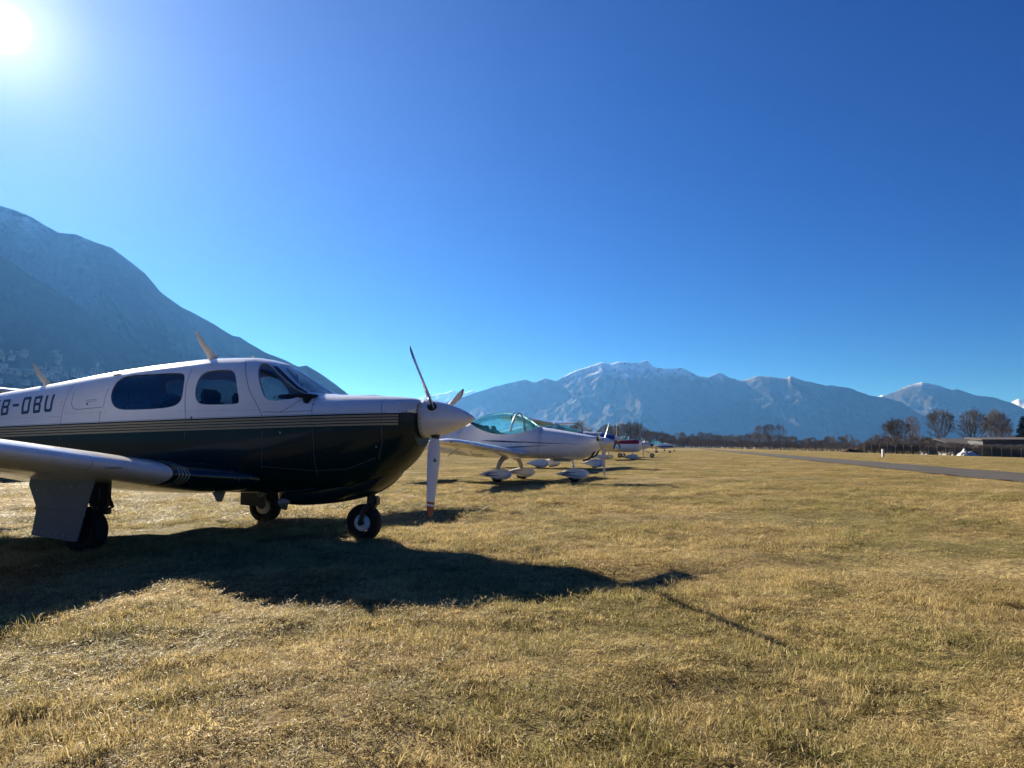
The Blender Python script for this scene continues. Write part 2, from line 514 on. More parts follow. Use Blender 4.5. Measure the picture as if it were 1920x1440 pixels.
def plate_geo(poly, y0, y1):
    """polygon in x,z extruded from y0 to y1"""
    n = len(poly)
    V = [(x, y0, z) for x, z in poly] + [(x, y1, z) for x, z in poly]
    Fc = [tuple(range(n)), tuple(range(2 * n - 1, n - 1, -1))] + [(i, i + n, (i + 1) % n + n, (i + 1) % n) for i in range(n)]
    return V, Fc

def airfoil(n=18, t=0.13, camber=0.02):
    xs = (1 - np.cos(np.linspace(0, math.pi, n))) / 2
    yt = 5 * t * (0.2969 * np.sqrt(xs) - 0.126 * xs - 0.3516 * xs**2 + 0.2843 * xs**3 - 0.1036 * xs**4)
    yc = camber * 4 * xs * (1 - xs)
    up = np.stack([xs, yc + yt], 1)[::-1]; lo = np.stack([xs, yc - yt], 1)[1:-1]
    return np.concatenate([up, lo])

def wing_geo(secs, vertical=False, n=18):
    """secs: (span, x_le, chord, z, thick, camber, twist_deg)"""
    V = []; Fc = []
    for (sp, xl, ch, z, t, cb, tw) in secs:
        af = airfoil(n, t, cb); tw = math.radians(tw)
        for ax, az in af:
            dx = -ax * ch; dz = az * ch
            dx, dz = dx * math.cos(tw) - dz * math.sin(tw) * 0, dz + dx * math.sin(tw)
            if vertical: V.append((xl + dx, dz, sp))
            else: V.append((xl + dx, sp, z + dz))
    m = len(airfoil(n))
    for i in range(len(secs) - 1):
        for k in range(m):
            a = i * m + k; b = i * m + (k + 1) % m
            Fc.append((a, b, b + m, a + m))
    Fc.append(tuple(range(m - 1, -1, -1))); Fc.append(tuple((len(secs) - 1) * m + k for k in range(m)))
    return V, Fc

def mirror_geo(g):
    return [(v[0], -v[1], v[2]) for v in g[0]], [tuple(reversed(f)) for f in g[1]]

def decal_geo(body, poly, side, off=0.002, sub=0.04):
    """thin painted shape: polygon in x,z laid on the body's side (side -1 = y<0), finely divided"""
    bm = bmesh.new()
    vs = [bm.verts.new((x, 0, z)) for x, z in poly]
    bm.faces.new(vs)
    xs = [p_[0] for p_ in poly]; zs = [p_[1] for p_ in poly]
    for lo, hi, nrm, ax in ((min(xs), max(xs), (1, 0, 0), 0), (min(zs), max(zs), (0, 0, 1), 2)):
        k = int((hi - lo) / sub)
        for i in range(1, k + 1):
            co = [0, 0, 0]; co[ax] = lo + (hi - lo) * i / (k + 1)
            bmesh.ops.bisect_plane(bm, geom=bm.verts[:] + bm.edges[:] + bm.faces[:], plane_co=co, plane_no=nrm)
    bm.verts.index_update()
    V = []
    for v in bm.verts:
        x, z = v.co.x, v.co.z
        y = body.y(x, z); y2 = body.y(x, z + 0.004); y3 = body.y(x + 0.004, z)
        nn = Vector((-(y3 - y) / 0.004, 1, -(y2 - y) / 0.004)).normalized() * off
        V.append((x + nn.x, side * (y + nn.y), z + nn.z))
    Fc = [tuple(v.index for v in f.verts) for f in bm.faces]
    bm.free()
    return V, Fc

def line_poly(pts, w):
    """closed outline of a polyline of width w in x,z"""
    pts = [np.array(p_, float) for p_ in pts]; L = []; R = []
    for i, p_ in enumerate(pts):
        d = pts[min(i + 1, len(pts) - 1)] - pts[max(i - 1, 0)]; d = d / np.linalg.norm(d); nn = np.array([-d[1], d[0]]) * w / 2
        L.append(tuple(p_ + nn)); R.append(tuple(p_ - nn))
    return L, R

def seam(body, pts, w, side, mat, parent, name="panel_seam", off=0.0015):
    geos = []
    pp = []
    for a, b in zip(pts[:-1], pts[1:]):
        k = max(1, int(math.hypot(b[0] - a[0], b[1] - a[1]) / 0.03))
        pp += [(a[0] + (b[0] - a[0]) * i / k, a[1] + (b[1] - a[1]) * i / k) for i in range(k)]
    pp.append(pts[-1])
    L, R = line_poly(pp, w)
    V = []
    for q in L + R:
        V.append((q[0], side * (body.y(*q) + off), q[1]))
    n = len(L)
    Fc = [(i, i + 1, i + 1 + n, i + n) for i in range(n - 1)]
    return part(name, (V, Fc), mat, parent, 80)

def boolean(me_a, me_b, op):
    oa = bpy.data.objects.new("tmp_a", me_a); ob = bpy.data.objects.new("tmp_b", me_b)
    col.objects.link(oa); col.objects.link(ob)
    md = oa.modifiers.new("b", 'BOOLEAN'); md.operation = op; md.solver = 'EXACT'; md.object = ob
    dg = bpy.context.evaluated_depsgraph_get(); dg.update()
    res = bpy.data.meshes.new_from_object(oa.evaluated_get(dg))
    bpy.data.objects.remove(oa); bpy.data.objects.remove(ob)
    return res

def blade_geo(R, r0, ch0, ch1, pitch0=38, pitch1=20, n=12):
    """blade along +z, disc axis = +x, moving towards +y; front skin then back skin"""
    front = []; back = []
    for i in range(n):
        u = i / (n - 1); r = r0 + (R - r0) * u
        ch = ch0 * (0.45 + 0.55 * min(1, u / 0.25)) if u < 0.25 else ch0 + (ch1 - ch0) * ((u - 0.25) / 0.75) ** 1.5
        if u > 0.93: ch *= 0.9 if i < n - 1 else 0.62
        b = math.radians(pitch0 + (pitch1 - pitch0) * u)
        th = 0.20 * (1 - u) + 0.05
        cv = Vector((math.sin(b), -math.cos(b), 0)); nv = Vector((math.cos(b), math.sin(b), 0))
        f = []; k_ = []
        for s_ in (-0.5, -0.25, 0.0, 0.25, 0.42, 0.5):
            h = th * ch * 0.5 * (1 - (2 * s_) ** 2) ** 0.5
            c = cv * (s_ * ch) + Vector((0, 0, r))
            f.append(c + nv * (h * 1.4 + 0.001)); k_.append(c - nv * (h * 0.6 + 0.001))
        front.append(f); back.append(k_)
    V = []; Fc = []; mi = []
    m = 6
    for f in front: V += f
    off = len(V)
    for k_ in back: V += k_
    for i in range(n - 1):
        for k in range(m - 1):
            a = i * m + k
            Fc.append((a, a + 1, a + 1 + m, a + m)); mi.append(0)
            a += off
            Fc.append((a, a + m, a + 1 + m, a + 1)); mi.append(1)
        for k in (0, m - 1):
            a = i * m + k
            Fc.append((a, a + m, a + m + off, a + off)); mi.append(1)
    e = (n - 1) * m
    Fc.append(tuple(e + k for k in range(m)) + tuple(e + off + k for k in range(m - 1, -1, -1))); mi.append(0)
    return V, Fc, mi

def blade(R, r0, ch0, ch1, mats, parent, loc, ang, **kw):
    V, Fc, mi = blade_geo(R, r0, ch0, ch1, **kw)
    me = mesh_from("propeller_blade", V, Fc)
    o = link("propeller_blade", me, mats, parent)
    me.polygons.foreach_set("material_index", mi); fix_normals(me); sharp(me, 40)
    o.location = loc; o.rotation_euler = (ang, 0, 0)
    return o

def tyre_geo(r, w, c):
    pr = []
    ri = r * 0.52
    for k in range(15):
        t = math.pi * k / 14
        pr.append((ri + (r - ri) * math.sin(t) ** 0.7, -w / 2 * math.cos(t) * (1 if 0.2 < math.sin(t) else 0.8)))
    return lathe_geo(pr, 'y', 36, c)

def hub_geo(r, w, c):
    return lathe_geo([(0.0, -w * 0.5), (r * 0.25, -w * 0.5), (r * 0.8, -w * 0.44), (r, -w * 0.36), (r, w * 0.36), (r * 0.8, w * 0.44), (0.0, w * 0.5)], 'y', 30, c)

def spinner_geo(x0, x1, r, z, seg=36, blunt=0.62):
    pr = []
    for k in range(15):
        u = k / 14
        pr.append((r * (1 - u ** 1.75) ** blunt if u < 1 else 0.0, x0 + (x1 - x0) * u))
    pr = [(0.0, x0 - 0.004), (r * 0.98, x0 - 0.004)] + pr
    return lathe_geo([(a, b) for a, b in pr], 'x', seg, (0, 0, z))

# ------------------------------------------------------------------ aircraft materials
def dirt(t, vec, base, amt=0.12):
    n1 = t.noise(vec, 1.7, 5, 0.65); n2 = t.noise(vec, 14, 4, 0.6)
    f = t.math('MULTIPLY', t.math('MULTIPLY', t.step(n1, 0.35, 0.75), n2), amt * 2)
    return t.mix(f, base, (0.30, 0.27, 0.23))

def paint(name, colr, rough=0.28, coat=0.6, amt=0.12):
    t = NT(name); o = t.obj()
    c = dirt(t, o, colr, amt)
    rr = t.math('ADD', t.math('MULTIPLY', t.noise(o, 5, 3), 0.16), rough - 0.08)
    return t.done(t.bsdf(c, rr, coat=coat, coat_rough=0.09, normal=t.bump(t.noise(o, 3.0, 2), 0.05, 0.02)))

WHITE = (0.84, 0.83, 0.81)
GREEN = (0.002, 0.021, 0.022)
M_white = paint("white_paint", WHITE)
M_cream = paint("cream_paint", (0.52, 0.49, 0.43), 0.45, 0.1)
M_grey = paint("grey_panel", (0.06, 0.105, 0.16), 0.45, 0.1)
M_metal = paint("steel", (0.33, 0.32, 0.30), 0.42, 0.0)
M_black = paint("black_paint", (0.012, 0.012, 0.013), 0.45, 0.1, 0.03)
M_green = paint("green_paint", GREEN, 0.3, 0.3, 0.01)
t = NT("rubber"); o_ = t.obj()
M_rubber = t.done(t.bsdf(t.mix(t.noise(o_, 9, 4), (0.010, 0.010, 0.010), (0.030, 0.027, 0.024)), 0.75, spec=0.25))
t = NT("seam"); M_seam = t.done(t.bsdf((0.10, 0.11, 0.13), 0.6))
t = NT("letters"); M_letter = t.done(t.bsdf((0.030, 0.055, 0.058), 0.35, coat=0.3))
t = NT("interior"); o_ = t.obj()
M_inner = t.done(t.bsdf(t.mix(t.noise(o_, 6, 4), (0.22, 0.19, 0.155), (0.32, 0.28, 0.23)), 0.85, spec=0.2))
t = NT("dark_cloth"); o_ = t.obj()
M_dark = t.done(t.bsdf(t.mix(t.noise(o_, 30, 3), (0.012, 0.014, 0.018), (0.03, 0.032, 0.038)), 0.8, spec=0.2))
t = NT("green_decal"); M_gdecal = t.done(t.bsdf((0.01, 0.16, 0.06), 0.4))

def glass(name, tint, reflect=0.06, opacity=0.0, body=(0.02, 0.02, 0.02)):
    t = NT(name)
    tr = t.n("ShaderNodeBsdfTransparent"); tr.inputs[0].default_value = (*tint, 1)
    gl = t.n("ShaderNodeBsdfGlossy"); gl.inputs["Roughness"].default_value = 0.03
    fr = t.n("ShaderNodeFresnel"); fr.inputs[0].default_value = 1.45
    f = t.math('ADD', t.math('MULTIPLY', fr.outputs[0], 0.42), reflect, clamp=True)
    sh = tr.outputs[0]
    if opacity:
        df = t.n("ShaderNodeBsdfTranslucent"); df.inputs[0].default_value = (*body, 1)
        m0 = t.n("ShaderNodeMixShader"); m0.inputs[0].default_value = opacity
        t.l(sh, m0.inputs[1]); t.l(df.outputs[0], m0.inputs[2]); sh = m0.outputs[0]
    m1 = t.n("ShaderNodeMixShader"); t.l(f, m1.inputs[0]); t.l(sh, m1.inputs[1]); t.l(gl.outputs[0], m1.inputs[2])
    return t.done(m1.outputs[0])

M_glass = glass("cabin_glass", (0.84, 0.87, 0.88), 0.02)
M_tint = glass("tinted_glass", (0.62, 0.64, 0.66), 0.03)
M_teal = glass("teal_glass", (0.66, 0.92, 0.97), 0.03, 0.13, (0.18, 0.60, 0.82))

# foreground aircraft paint scheme: white over dark green with four gold lines
t = NT("two_tone_paint"); o_ = t.obj()
sp = t.n("ShaderNodeSeparateXYZ"); t.l(o_, sp.inputs[0])
s_ = t.math('SUBTRACT', sp.outputs[2], t.math('ADD', t.math('MULTIPLY', sp.outputs[0], 0.0222), 1.160))
cw = dirt(t, o_, WHITE, 0.10)
base = t.mix(t.math('GREATER_THAN', s_, 0.0), GREEN, cw)
gold = None
for k in range(4):
    b_ = t.band(s_, -0.0315 - 0.0262 * k, -0.0135 - 0.0262 * k)
    gold = b_ if gold is None else t.math('ADD', gold, b_)
gold = t.math('MULTIPLY', gold, t.math('LESS_THAN', sp.outputs[0], 2.30))
base = t.mix(gold, base, (0.40, 0.31, 0.17))
fine = t.band(s_, 0.0055, 0.0085)
base = t.mix(t.math('MULTIPLY', fine, t.math('LESS_THAN', sp.outputs[0], 2.2)), base, (0.16, 0.14, 0.11))
rr = t.math('ADD', t.math('MULTIPLY', t.noise(o_, 4, 4), 0.18), 0.12)
isw = t.math('GREATER_THAN', s_, 0.0)
rr = t.math('ADD', rr, t.math('MULTIPLY', t.math('SUBTRACT', 1.0, isw), 0.12))
M_twotone = t.done(t.bsdf(base, rr, spec=t.math('ADD', 0.16, t.math('MULTIPLY', isw, 0.34)), coat=0.18, coat_rough=0.05, normal=t.bump(t.noise(o_, 2.4, 3), 0.10, 0.02)))

# wing: white outboard, green root with gold pinstripes
t = NT("wing_paint"); o_ = t.obj()
sp = t.n("ShaderNodeSeparateXYZ"); t.l(o_, sp.inputs[0])
ya = t.math('ABSOLUTE', sp.outputs[1])
ya = t.math('SUBTRACT', ya, t.math('MULTIPLY', t.math('SUBTRACT', 0.46, sp.outputs[0]), 0.0))
base = t.mix(t.math('GREATER_THAN', ya, 1.06), GREEN, dirt(t, o_, WHITE, 0.14))
pin = None
for k in range(4):
    b_ = t.band(ya, 0.985 - 0.026 * k, 0.996 - 0.026 * k)
    pin = b_ if pin is None else t.math('ADD', pin, b_)
base = t.mix(pin, base, (0.42, 0.38, 0.28))
wl = None
for yy in (1.95, 2.9, 3.75, 4.7):
    b_ = t.band(ya, yy - 0.0025, yy + 0.0025); wl = b_ if wl is None else t.math('ADD', wl, b_)
for xx in (0.22, -0.55):
    wl = t.math('ADD', wl, t.math('MULTIPLY', t.band(sp.outputs[0], xx - 0.002, xx + 0.002), t.math('GREATER_THAN', ya, 1.95)))
base = t.mix(t.math('MINIMUM', wl, 1.0), base, (0.16, 0.15, 0.14))
M_wing = t.done(t.bsdf(base, t.math('ADD', t.math('MULTIPLY', t.noise(o_, 4, 4), 0.2), 0.15), coat=0.6, coat_rough=0.08, normal=t.bump(t.noise(o_, 3, 3), 0.06, 0.02)))

# propeller blade skins (object space: z runs out along the blade)
def blade_paint(name, colr, tipz, dark=False):
    t = NT(name); o_ = t.obj()
    sp = t.n("ShaderNodeSeparateXYZ"); t.l(o_, sp.inputs[0]); z = sp.outputs[2]
    c = dirt(t, o_, colr, 0.05 if not dark else 0.02)
    for lo, hi, cc in tipz:
        c = t.mix(t.band(z, lo, hi), c, cc)
    return t.done(t.bsdf(c, 0.38, coat=0.2))
RED = (0.24, 0.018, 0.016)
M_blade_f = blade_paint("blade_front", (0.74, 0.74, 0.75), ((0.83, 0.94, RED), (0.79, 0.81, RED)))
M_blade_b = blade_paint("blade_back", (0.018, 0.018, 0.018), ((0.90, 0.94, RED),), True)

# ------------------------------------------------------------------ foreground aircraft
FG_M = (-3.195, 7.925); FG_A = math.radians(-13.6)
fg = empty("light_aircraft", (FG_M[0], FG_M[1], 0.0), FG_A)
tag(fg, "large white over dark green single-propeller aircraft with gold stripes in the foreground", "airplane", "aircraft parked in a row on the grass")
FB = Body([(-5.1,1.16,1.02,.04,1.09,2,2),(-4.0,1.29,.88,.16,1.08,2.2,2.2),(-3.0,1.42,.74,.27,1.05,2.3,2.4),(-2.4,1.505,.64,.34,1.02,2.3,2.6),(-1.7,1.59,.55,.42,1.0,2.4,2.8),(-0.9,1.70,.48,.50,.98,2.5,3.0),(-.2,1.77,.455,.55,.97,2.6,3.2),(.3,1.80,.45,.565,.97,2.6,3.2),(.65,1.795,.45,.56,.98,2.6,3.2),(.85,1.765,.45,.56,.99,2.5,3.2),(1.0,1.705,.45,.555,1.0,2.5,3.1),(1.25,1.565,.45,.55,1.02,2.4,3.0),(1.40,1.47,.455,.545,1.04,2.4,2.9),(1.50,1.418,.46,.54,1.05,2.5,2.9),(1.6,1.408,.465,.53,1.06,2.6,2.8),(1.75,1.402,.48,.52,1.07,2.6,2.7),(2.0,1.392,.55,.47,1.08,2.6,2.5),(2.2,1.38,.665,.40,1.10,2.5,2.3),(2.34,1.365,.79,.32,1.12,2.3,2.2),(2.41,1.345,.90,.25,1.13,2.1,2.1)])
WIN = {
 "rear": [(-0.707,1.376),(-0.728,1.486),(-0.716,1.577),(-0.631,1.621),(-0.279,1.625),(0.027,1.627),(0.094,1.607),(0.127,1.551),(0.156,1.402),(0.142,1.328),(0.065,1.283),(-0.143,1.265),(-0.523,1.26),(-0.636,1.289)],
 "mid": [(0.285,1.41),(0.275,1.531),(0.298,1.613),(0.366,1.64),(0.535,1.647),(0.619,1.634),(0.68,1.572),(0.745,1.418),(0.78,1.315),(0.732,1.3),(0.506,1.298),(0.358,1.305),(0.316,1.347)],
 "front": [(0.895,1.575),(0.847,1.671),(0.837,1.712),(0.87,1.722),(0.945,1.678),(1.055,1.598),(1.18,1.508),(1.29,1.434),(1.40,1.392),(1.35,1.372),(1.25,1.337),(1.129,1.327),(1.045,1.343),(0.988,1.415)],
}
def round_poly(pts, it=2):
    P_ = [np.array(p_) for p_ in pts]
    for _ in range(it):
        Q = []
        for a, b in zip(P_, P_[1:] + P_[:1]):
            Q += [a * 0.75 + b * 0.25, a * 0.25 + b * 0.75]
        P_ = Q
    return [tuple(p_) for p_ in P_]
WIN = {k: round_poly(v, 2) for k, v in WIN.items()}
SHIELD = [(1.00, 1.678), (1.06, 1.640), (1.18, 1.552), (1.29, 1.472), (1.38, 1.424), (1.465, 1.4085), (1.53, 1.4135), (1.56, 1.45), (1.56, 2.1), (0.98, 2.1), (0.95, 1.72)]

xs_ = np.concatenate([np.linspace(-5.1, -0.9, 40), np.linspace(-0.86, 1.7, 72), np.linspace(1.74, 2.41, 26)])
outer = FB.loft(xs_, 80)
xi = np.linspace(-1.35, 1.66, 60)
inner = FB.loft(xi, 64, 0.022)
nO = len(outer[1])
geo = join_geo([oriented(outer), oriented(inner, True)])
shell = mesh_from("shell", *geo)
shell.materials.append(M_twotone); shell.materials.append(M_inner)
shell.polygons.foreach_set("material_index", [0] * nO + [1] * (len(shell.polygons) - nO))
cut = join_geo([plate_geo(v, -1.2, 1.2) for v in WIN.values()] + [plate_geo(SHIELD, -1.2, 1.2)])
cutme = fix_normals(mesh_from("cut", *cut))
body_me = boolean(shell, cutme, 'DIFFERENCE')
sharp(body_me, 30)
body = link("fuselage", body_me, None, fg)
def pane(name, poly, y0, y1, mat):
    xa = max(-1.0, min(q[0] for q in poly) - 0.06); xb = min(1.72, max(q[0] for q in poly) + 0.06); xx = np.linspace(xa, xb, 22)
    sk = mesh_from("sk", *join_geo([oriented(FB.loft(xx, 64, 0.005)), oriented(FB.loft(np.concatenate([[xa + .01], xx[1:-1], [xb - .01]]), 64, 0.011), True)]))
    pm = fix_normals(mesh_from("pm", *plate_geo(poly, y0, y1)))
    r_ = boolean(sk, pm, 'INTERSECT'); r_.materials.clear(); sharp(r_, 40)
    return link(name, r_, mat, fg)
for k_, v_ in WIN.items():
    for y0, y1 in ((-1.2, 0.0), (0.0, 1.2)):
        pane("window", v_, y0, y1, M_tint if k_ == "rear" else M_glass)
pane("windshield", SHIELD, -1.2, 1.2, M_glass)

# dark pillar between side window and windshield
PIL = [(0.945, 1.687), (1.055, 1.607), (1.18, 1.516), (1.29, 1.441), (1.395, 1.397)]
PIU = [(1.37, 1.421), (1.285, 1.466), (1.175, 1.546), (1.055, 1.634), (0.985, 1.681)]
for sd in (-1, 1):
    part("window_pillar", decal_geo(FB, PIL + PIU, sd, 0.003, 0.03), M_black, fg, 80)
# cabin interior
part("instrument_panel", join_geo([box_geo((1.42, 0, 1.17), (0.06, 0.92, 0.42), None, 0.01), box_geo((1.30, 0, 1.375), (0.36, 0.90, 0.035), None, 0.012)]), M_dark, fg)
for sx in (0.42, -0.42):
    for sy in (-0.26, 0.26):
        seat = part("seat", join_geo([box_geo((sx + 0.18, sy, 0.86), (0.46, 0.44, 0.16), None, 0.04),
                                      box_geo((sx - 0.08, sy, 1.10), (0.12, 0.43, 0.50), Matrix.Rotation(math.radians(-12), 3, 'Y'), 0.04)]), M_dark, fg)
        part("headrest", box_geo((sx - 0.14, sy, 1.40), (0.09, 0.26, 0.13), Matrix.Rotation(math.radians(-12), 3, 'Y'), 0.03), M_dark, seat)
part("cabin_floor", box_geo((0.2, 0, 0.62), (2.6, 0.9, 0.03)), M_dark, fg)
part("sun_visor", box_geo((0.98, -0.22, 1.60), (0.22, 0.30, 0.012), Matrix.Rotation(math.radians(25), 3, 'Y'), 0.004), M_dark, fg)
part("compass", join_geo([lathe_geo([(0, -.03), (.036, -.03), (.04, 0), (.036, .03), (0, .03)], 'x', 16, (1.12, -0.05, 1.50)), tube_geo([(1.12, -0.05, 1.50), (1.10, -0.05, 1.62)], 0.008, 6)]), M_black, fg)

# seams, door outlines, small fittings on both sides
for sd in (-1, 1):
    for pts in ([(0.148,1.66),(0.16,1.589),(0.17,1.481),(0.222,1.179)],
                [(0.66,1.755),(0.715,1.689),(0.78,1.576),(0.853,1.443),(0.949,1.313),(1.017,1.212),(1.033,1.167)],
                [(1.487,1.327),(1.503,1.259),(1.524,1.193)],
                [(1.031,1.227),(1.225,1.22),(1.384,1.229),(1.514,1.233)],
                [(1.452,1.377),(1.352,1.326),(1.296,1.27),(1.201,1.22)],
                [(-1.227,1.46),(-1.208,1.348),(-1.172,1.292),(-1.106,1.275),(-0.771,1.296),(-0.78,1.421),(-0.772,1.487)],
                [(1.524,1.19),(1.55,0.95),(1.56,0.62)],
                [(1.033,1.167),(1.04,0.95),(1.03,0.70)], [(0.222,1.179),(0.225,0.98)], [(-0.80,1.26),(-0.80,1.14)], [(-1.30,1.56),(-1.30,0.72)], [(-2.45,1.42),(-2.45,0.85)],
                [(2.12,1.36),(2.16,1.22),(2.17,0.95),(2.12,0.78)], [(1.03,0.72),(1.30,0.70),(1.56,0.68),(1.85,0.70),(2.10,0.80)]):
        seam(FB, pts, 0.005, sd, M_seam, fg)
    rv = []
    for x0, z0, x1, z1, n_ in ((0.14, 1.24, 0.99, 1.245, 24), (-1.26, 1.24, -0.74, 1.24, 16), (1.53, 1.22, 2.30, 1.24, 20), (-2.4, 1.19, -1.34, 1.21, 26), (1.08, 1.15, 1.12, 0.74, 12), (1.50, 1.15, 1.53, 0.74, 12), (-1.34, 1.52, -1.34, 0.76, 20)):
        for k in range(n_):
            x = x0 + (x1 - x0) * k / (n_ - 1); z = z0 + (z1 - z0) * k / (n_ - 1); y = FB.y(x, z)
            rv.append(lathe_geo([(0, -.002), (.0035, -.002), (.0025, .0018), (0, .002)], 'y', 6, (x, sd * (y + 0.001), z)))
    tag(part("rivets", join_geo(rv), M_seam, fg), kind="stuff")
    seam(FB, [(-1.01,1.352),(-0.885,1.36),(-0.885,1.376),(-1.01,1.368),(-1.01,1.352)], 0.004, sd, M_seam, fg, "latch_outline")
    for (x, z, r) in ((0.288,1.178,0.012),(1.502,1.295,0.009),(-0.99,1.33,0.011),(2.116,0.9,0.008),(1.221,1.032,0.010)):
        y = FB.y(x, z)
        part("fastener", lathe_geo([(0, -.004), (r, -.004), (r * .8, .004), (0, .005)], 'y', 12, (x, sd * y, z)), M_metal if z < 1.1 else M_seam, fg)

# registration letters, each laid on the skin
def quad_map(q, u, v):
    tl, bl, br, tr = [np.array(c_) for c_ in q]
    return tuple((tl * (1 - u) + tr * u) * v + (bl * (1 - u) + br * u) * (1 - v))
GLY = {
 'U': [[(0,1),(0,.12),(.12,0),(.88,0),(1,.12),(1,1),(.74,1),(.74,.22),(.68,.17),(.32,.17),(.26,.22),(.26,1)]],
 'D': [[(0,0),(0,1),(.26,1),(.26,0)], [(.26,1),(.86,1),(1,.88),(.98,.83),(.26,.83)], [(.26,0),(.26,.17),(.98,.17),(1,.12),(.86,0)], [(.74,.17),(.74,.83),(.98,.83),(1,.88),(1,.12),(.98,.17)]],
 'B': [[(0,0),(0,1),(.26,1),(.26,0)], [(.26,1),(.86,1),(.98,.9),(.98,.83),(.26,.83)], [(.26,0),(.26,.17),(1,.17),(1,.1),(.88,0)], [(.72,.17),(.72,.43),(1,.43),(1,.17)], [(.72,.60),(.72,.83),(.98,.83),(.98,.60)], [(.26,.43),(.26,.60),(.98,.60),(.9,.515),(1,.43)]],
 'H': [[(0,0),(0,1),(.26,1),(.26,0)], [(.74,0),(.74,1),(1,1),(1,0)], [(.26,.42),(.26,.59),(.74,.59),(.74,.42)]],
 '-': [[(0,0),(0,1),(1,1),(1,0)]],
}
LETT = [('U', [(-1.607,1.431),(-1.552,1.255),(-1.448,1.259),(-1.487,1.445)]),
        ('B', [(-1.766,1.423),(-1.705,1.246),(-1.606,1.25),(-1.652,1.438)]),
        ('D', [(-1.93,1.418),(-1.868,1.237),(-1.759,1.245),(-1.812,1.43)]),
        ('-', [(-2.047,1.348),(-2.033,1.319),(-1.942,1.323),(-1.956,1.352)]),
        ('B', [(-2.225,1.400),(-2.166,1.228),(-2.064,1.235),(-2.110,1.408)]),
        ('H', [(-2.38,1.392),(-2.32,1.222),(-2.22,1.228),(-2.27,1.40)])]
for ch, q in LETT:
    part("registration_letter", join_geo([decal_geo(FB, [quad_map(q, u, v) for u, v in g_], -1, 0.002) for g_ in GLY[ch]]), M_letter, fg, 80)
for ch, q in LETT:      # far side, mirrored so it reads properly from there
    part("registration_letter", join_geo([decal_geo(FB, [(-3.83 - x, z) for x, z in [quad_map(q, u, v) for u, v in g_]], 1, 0.002) for g_ in GLY[ch]]), M_letter, fg, 80)

# lower cowl, intakes, exhaust stub
LC = Body([(0.97,.52,.40,.10,.47,2.5,3),(1.05,.56,.345,.26,.48,2.5,3),(1.2,.6,.335,.30,.5,2.5,3.2),(1.5,.62,.355,.31,.5,2.5,3.2),(1.8,.66,.41,.29,.56,2.5,3),(1.98,.72,.475,.25,.62,2.4,2.8),(2.12,.78,.57,.20,.69,2.2,2.4),(2.2,.82,.65,.13,.75,2,2.2)])
part("lower_cowl", LC.loft(np.linspace(0.97, 2.2, 24), 40), M_green, fg)
for sd in (-1, 1):
    part("cowl_intake", join_geo([box_geo((2.352, sd * 0.285, 1.172), (0.13, 0.10, 0.085), Matrix.Rotation(sd * math.radians(-24), 3, 'Z'), 0.014)]), M_black, fg)
    part("intake_lip", box_geo((2.395, sd * 0.272, 1.232), (0.09, 0.085, 0.03), Matrix.Rotation(sd * math.radians(-26), 3, 'Z'), 0.010), M_white, fg)
part("exhaust_pipe", tube_geo([(1.22, -0.20, 0.46), (1.16, -0.24, 0.40), (1.06, -0.26, 0.365)], 0.032, 12), M_metal, fg)
part("cowl_scoop", tube_geo([(1.15, -0.30, 0.47), (1.40, -0.31, 0.50), (1.75, -0.29, 0.56), (1.9, -0.25, 0.60)], [0.02, 0.03, 0.028, 0.01], 10), M_green, fg)
part("cowl_vent", box_geo((1.77, 0.13, 1.402), (0.26, 0.12, 0.022), None, 0.008), M_white, fg)

# spinner and propeller
HUBX, HUBZ = 2.545, 1.168
spn = part("spinner", spinner_geo(2.425, 2.935, 0.183, HUBZ, 40, 0.85), M_white, fg, 50)
for k in range(22):
    a = 2 * math.pi * k / 22
    part("screw", lathe_geo([(0, -.003), (.0055, -.003), (.0055, .003), (0, .003)], 'x', 8, (2.452, 0.1835 * math.cos(a), HUBZ + 0.1835 * math.sin(a))), M_metal, spn)
BL0 = math.radians(-10)
for k in range(3):
    ang = math.pi + BL0 + k * 2 * math.pi / 3
    # blade frame: +z out along the blade, rotated about x
    bo = blade(0.92, 0.13, 0.150, 0.105, [M_blade_f, M_blade_b], spn, (HUBX, 0, HUBZ), ang, pitch0=42, pitch1=14)
    root = part("blade_cuff", lathe_geo([(0, .10), (.050, .10), (.048, .16), (.040, .19), (0, .20)], 'z', 20), M_black, spn)
    root.location = (HUBX, 0, HUBZ); root.rotation_euler = (ang, 0, 0)
    if k == 0:
        b_ = math.radians(33); cv = Vector((math.sin(b_), -math.cos(b_), 0)); nv = Vector((math.cos(b_), math.sin(b_), 0))
        def on_blade(u, r, off=0.0215): return tuple(cv * u + nv * off + Vector((0, 0, r)))
        g = ([on_blade(-.022, .415), on_blade(.022, .415), on_blade(0, .372), on_blade(-.008, .405, .0222), on_blade(.008, .405, .0222), on_blade(0, .39, .0222)], [(0, 1, 2)])
        tri = part("propeller_decal", g, M_gdecal, spn, 80)
        tri.location = (HUBX, 0, HUBZ); tri.rotation_euler = (ang, 0, 0)

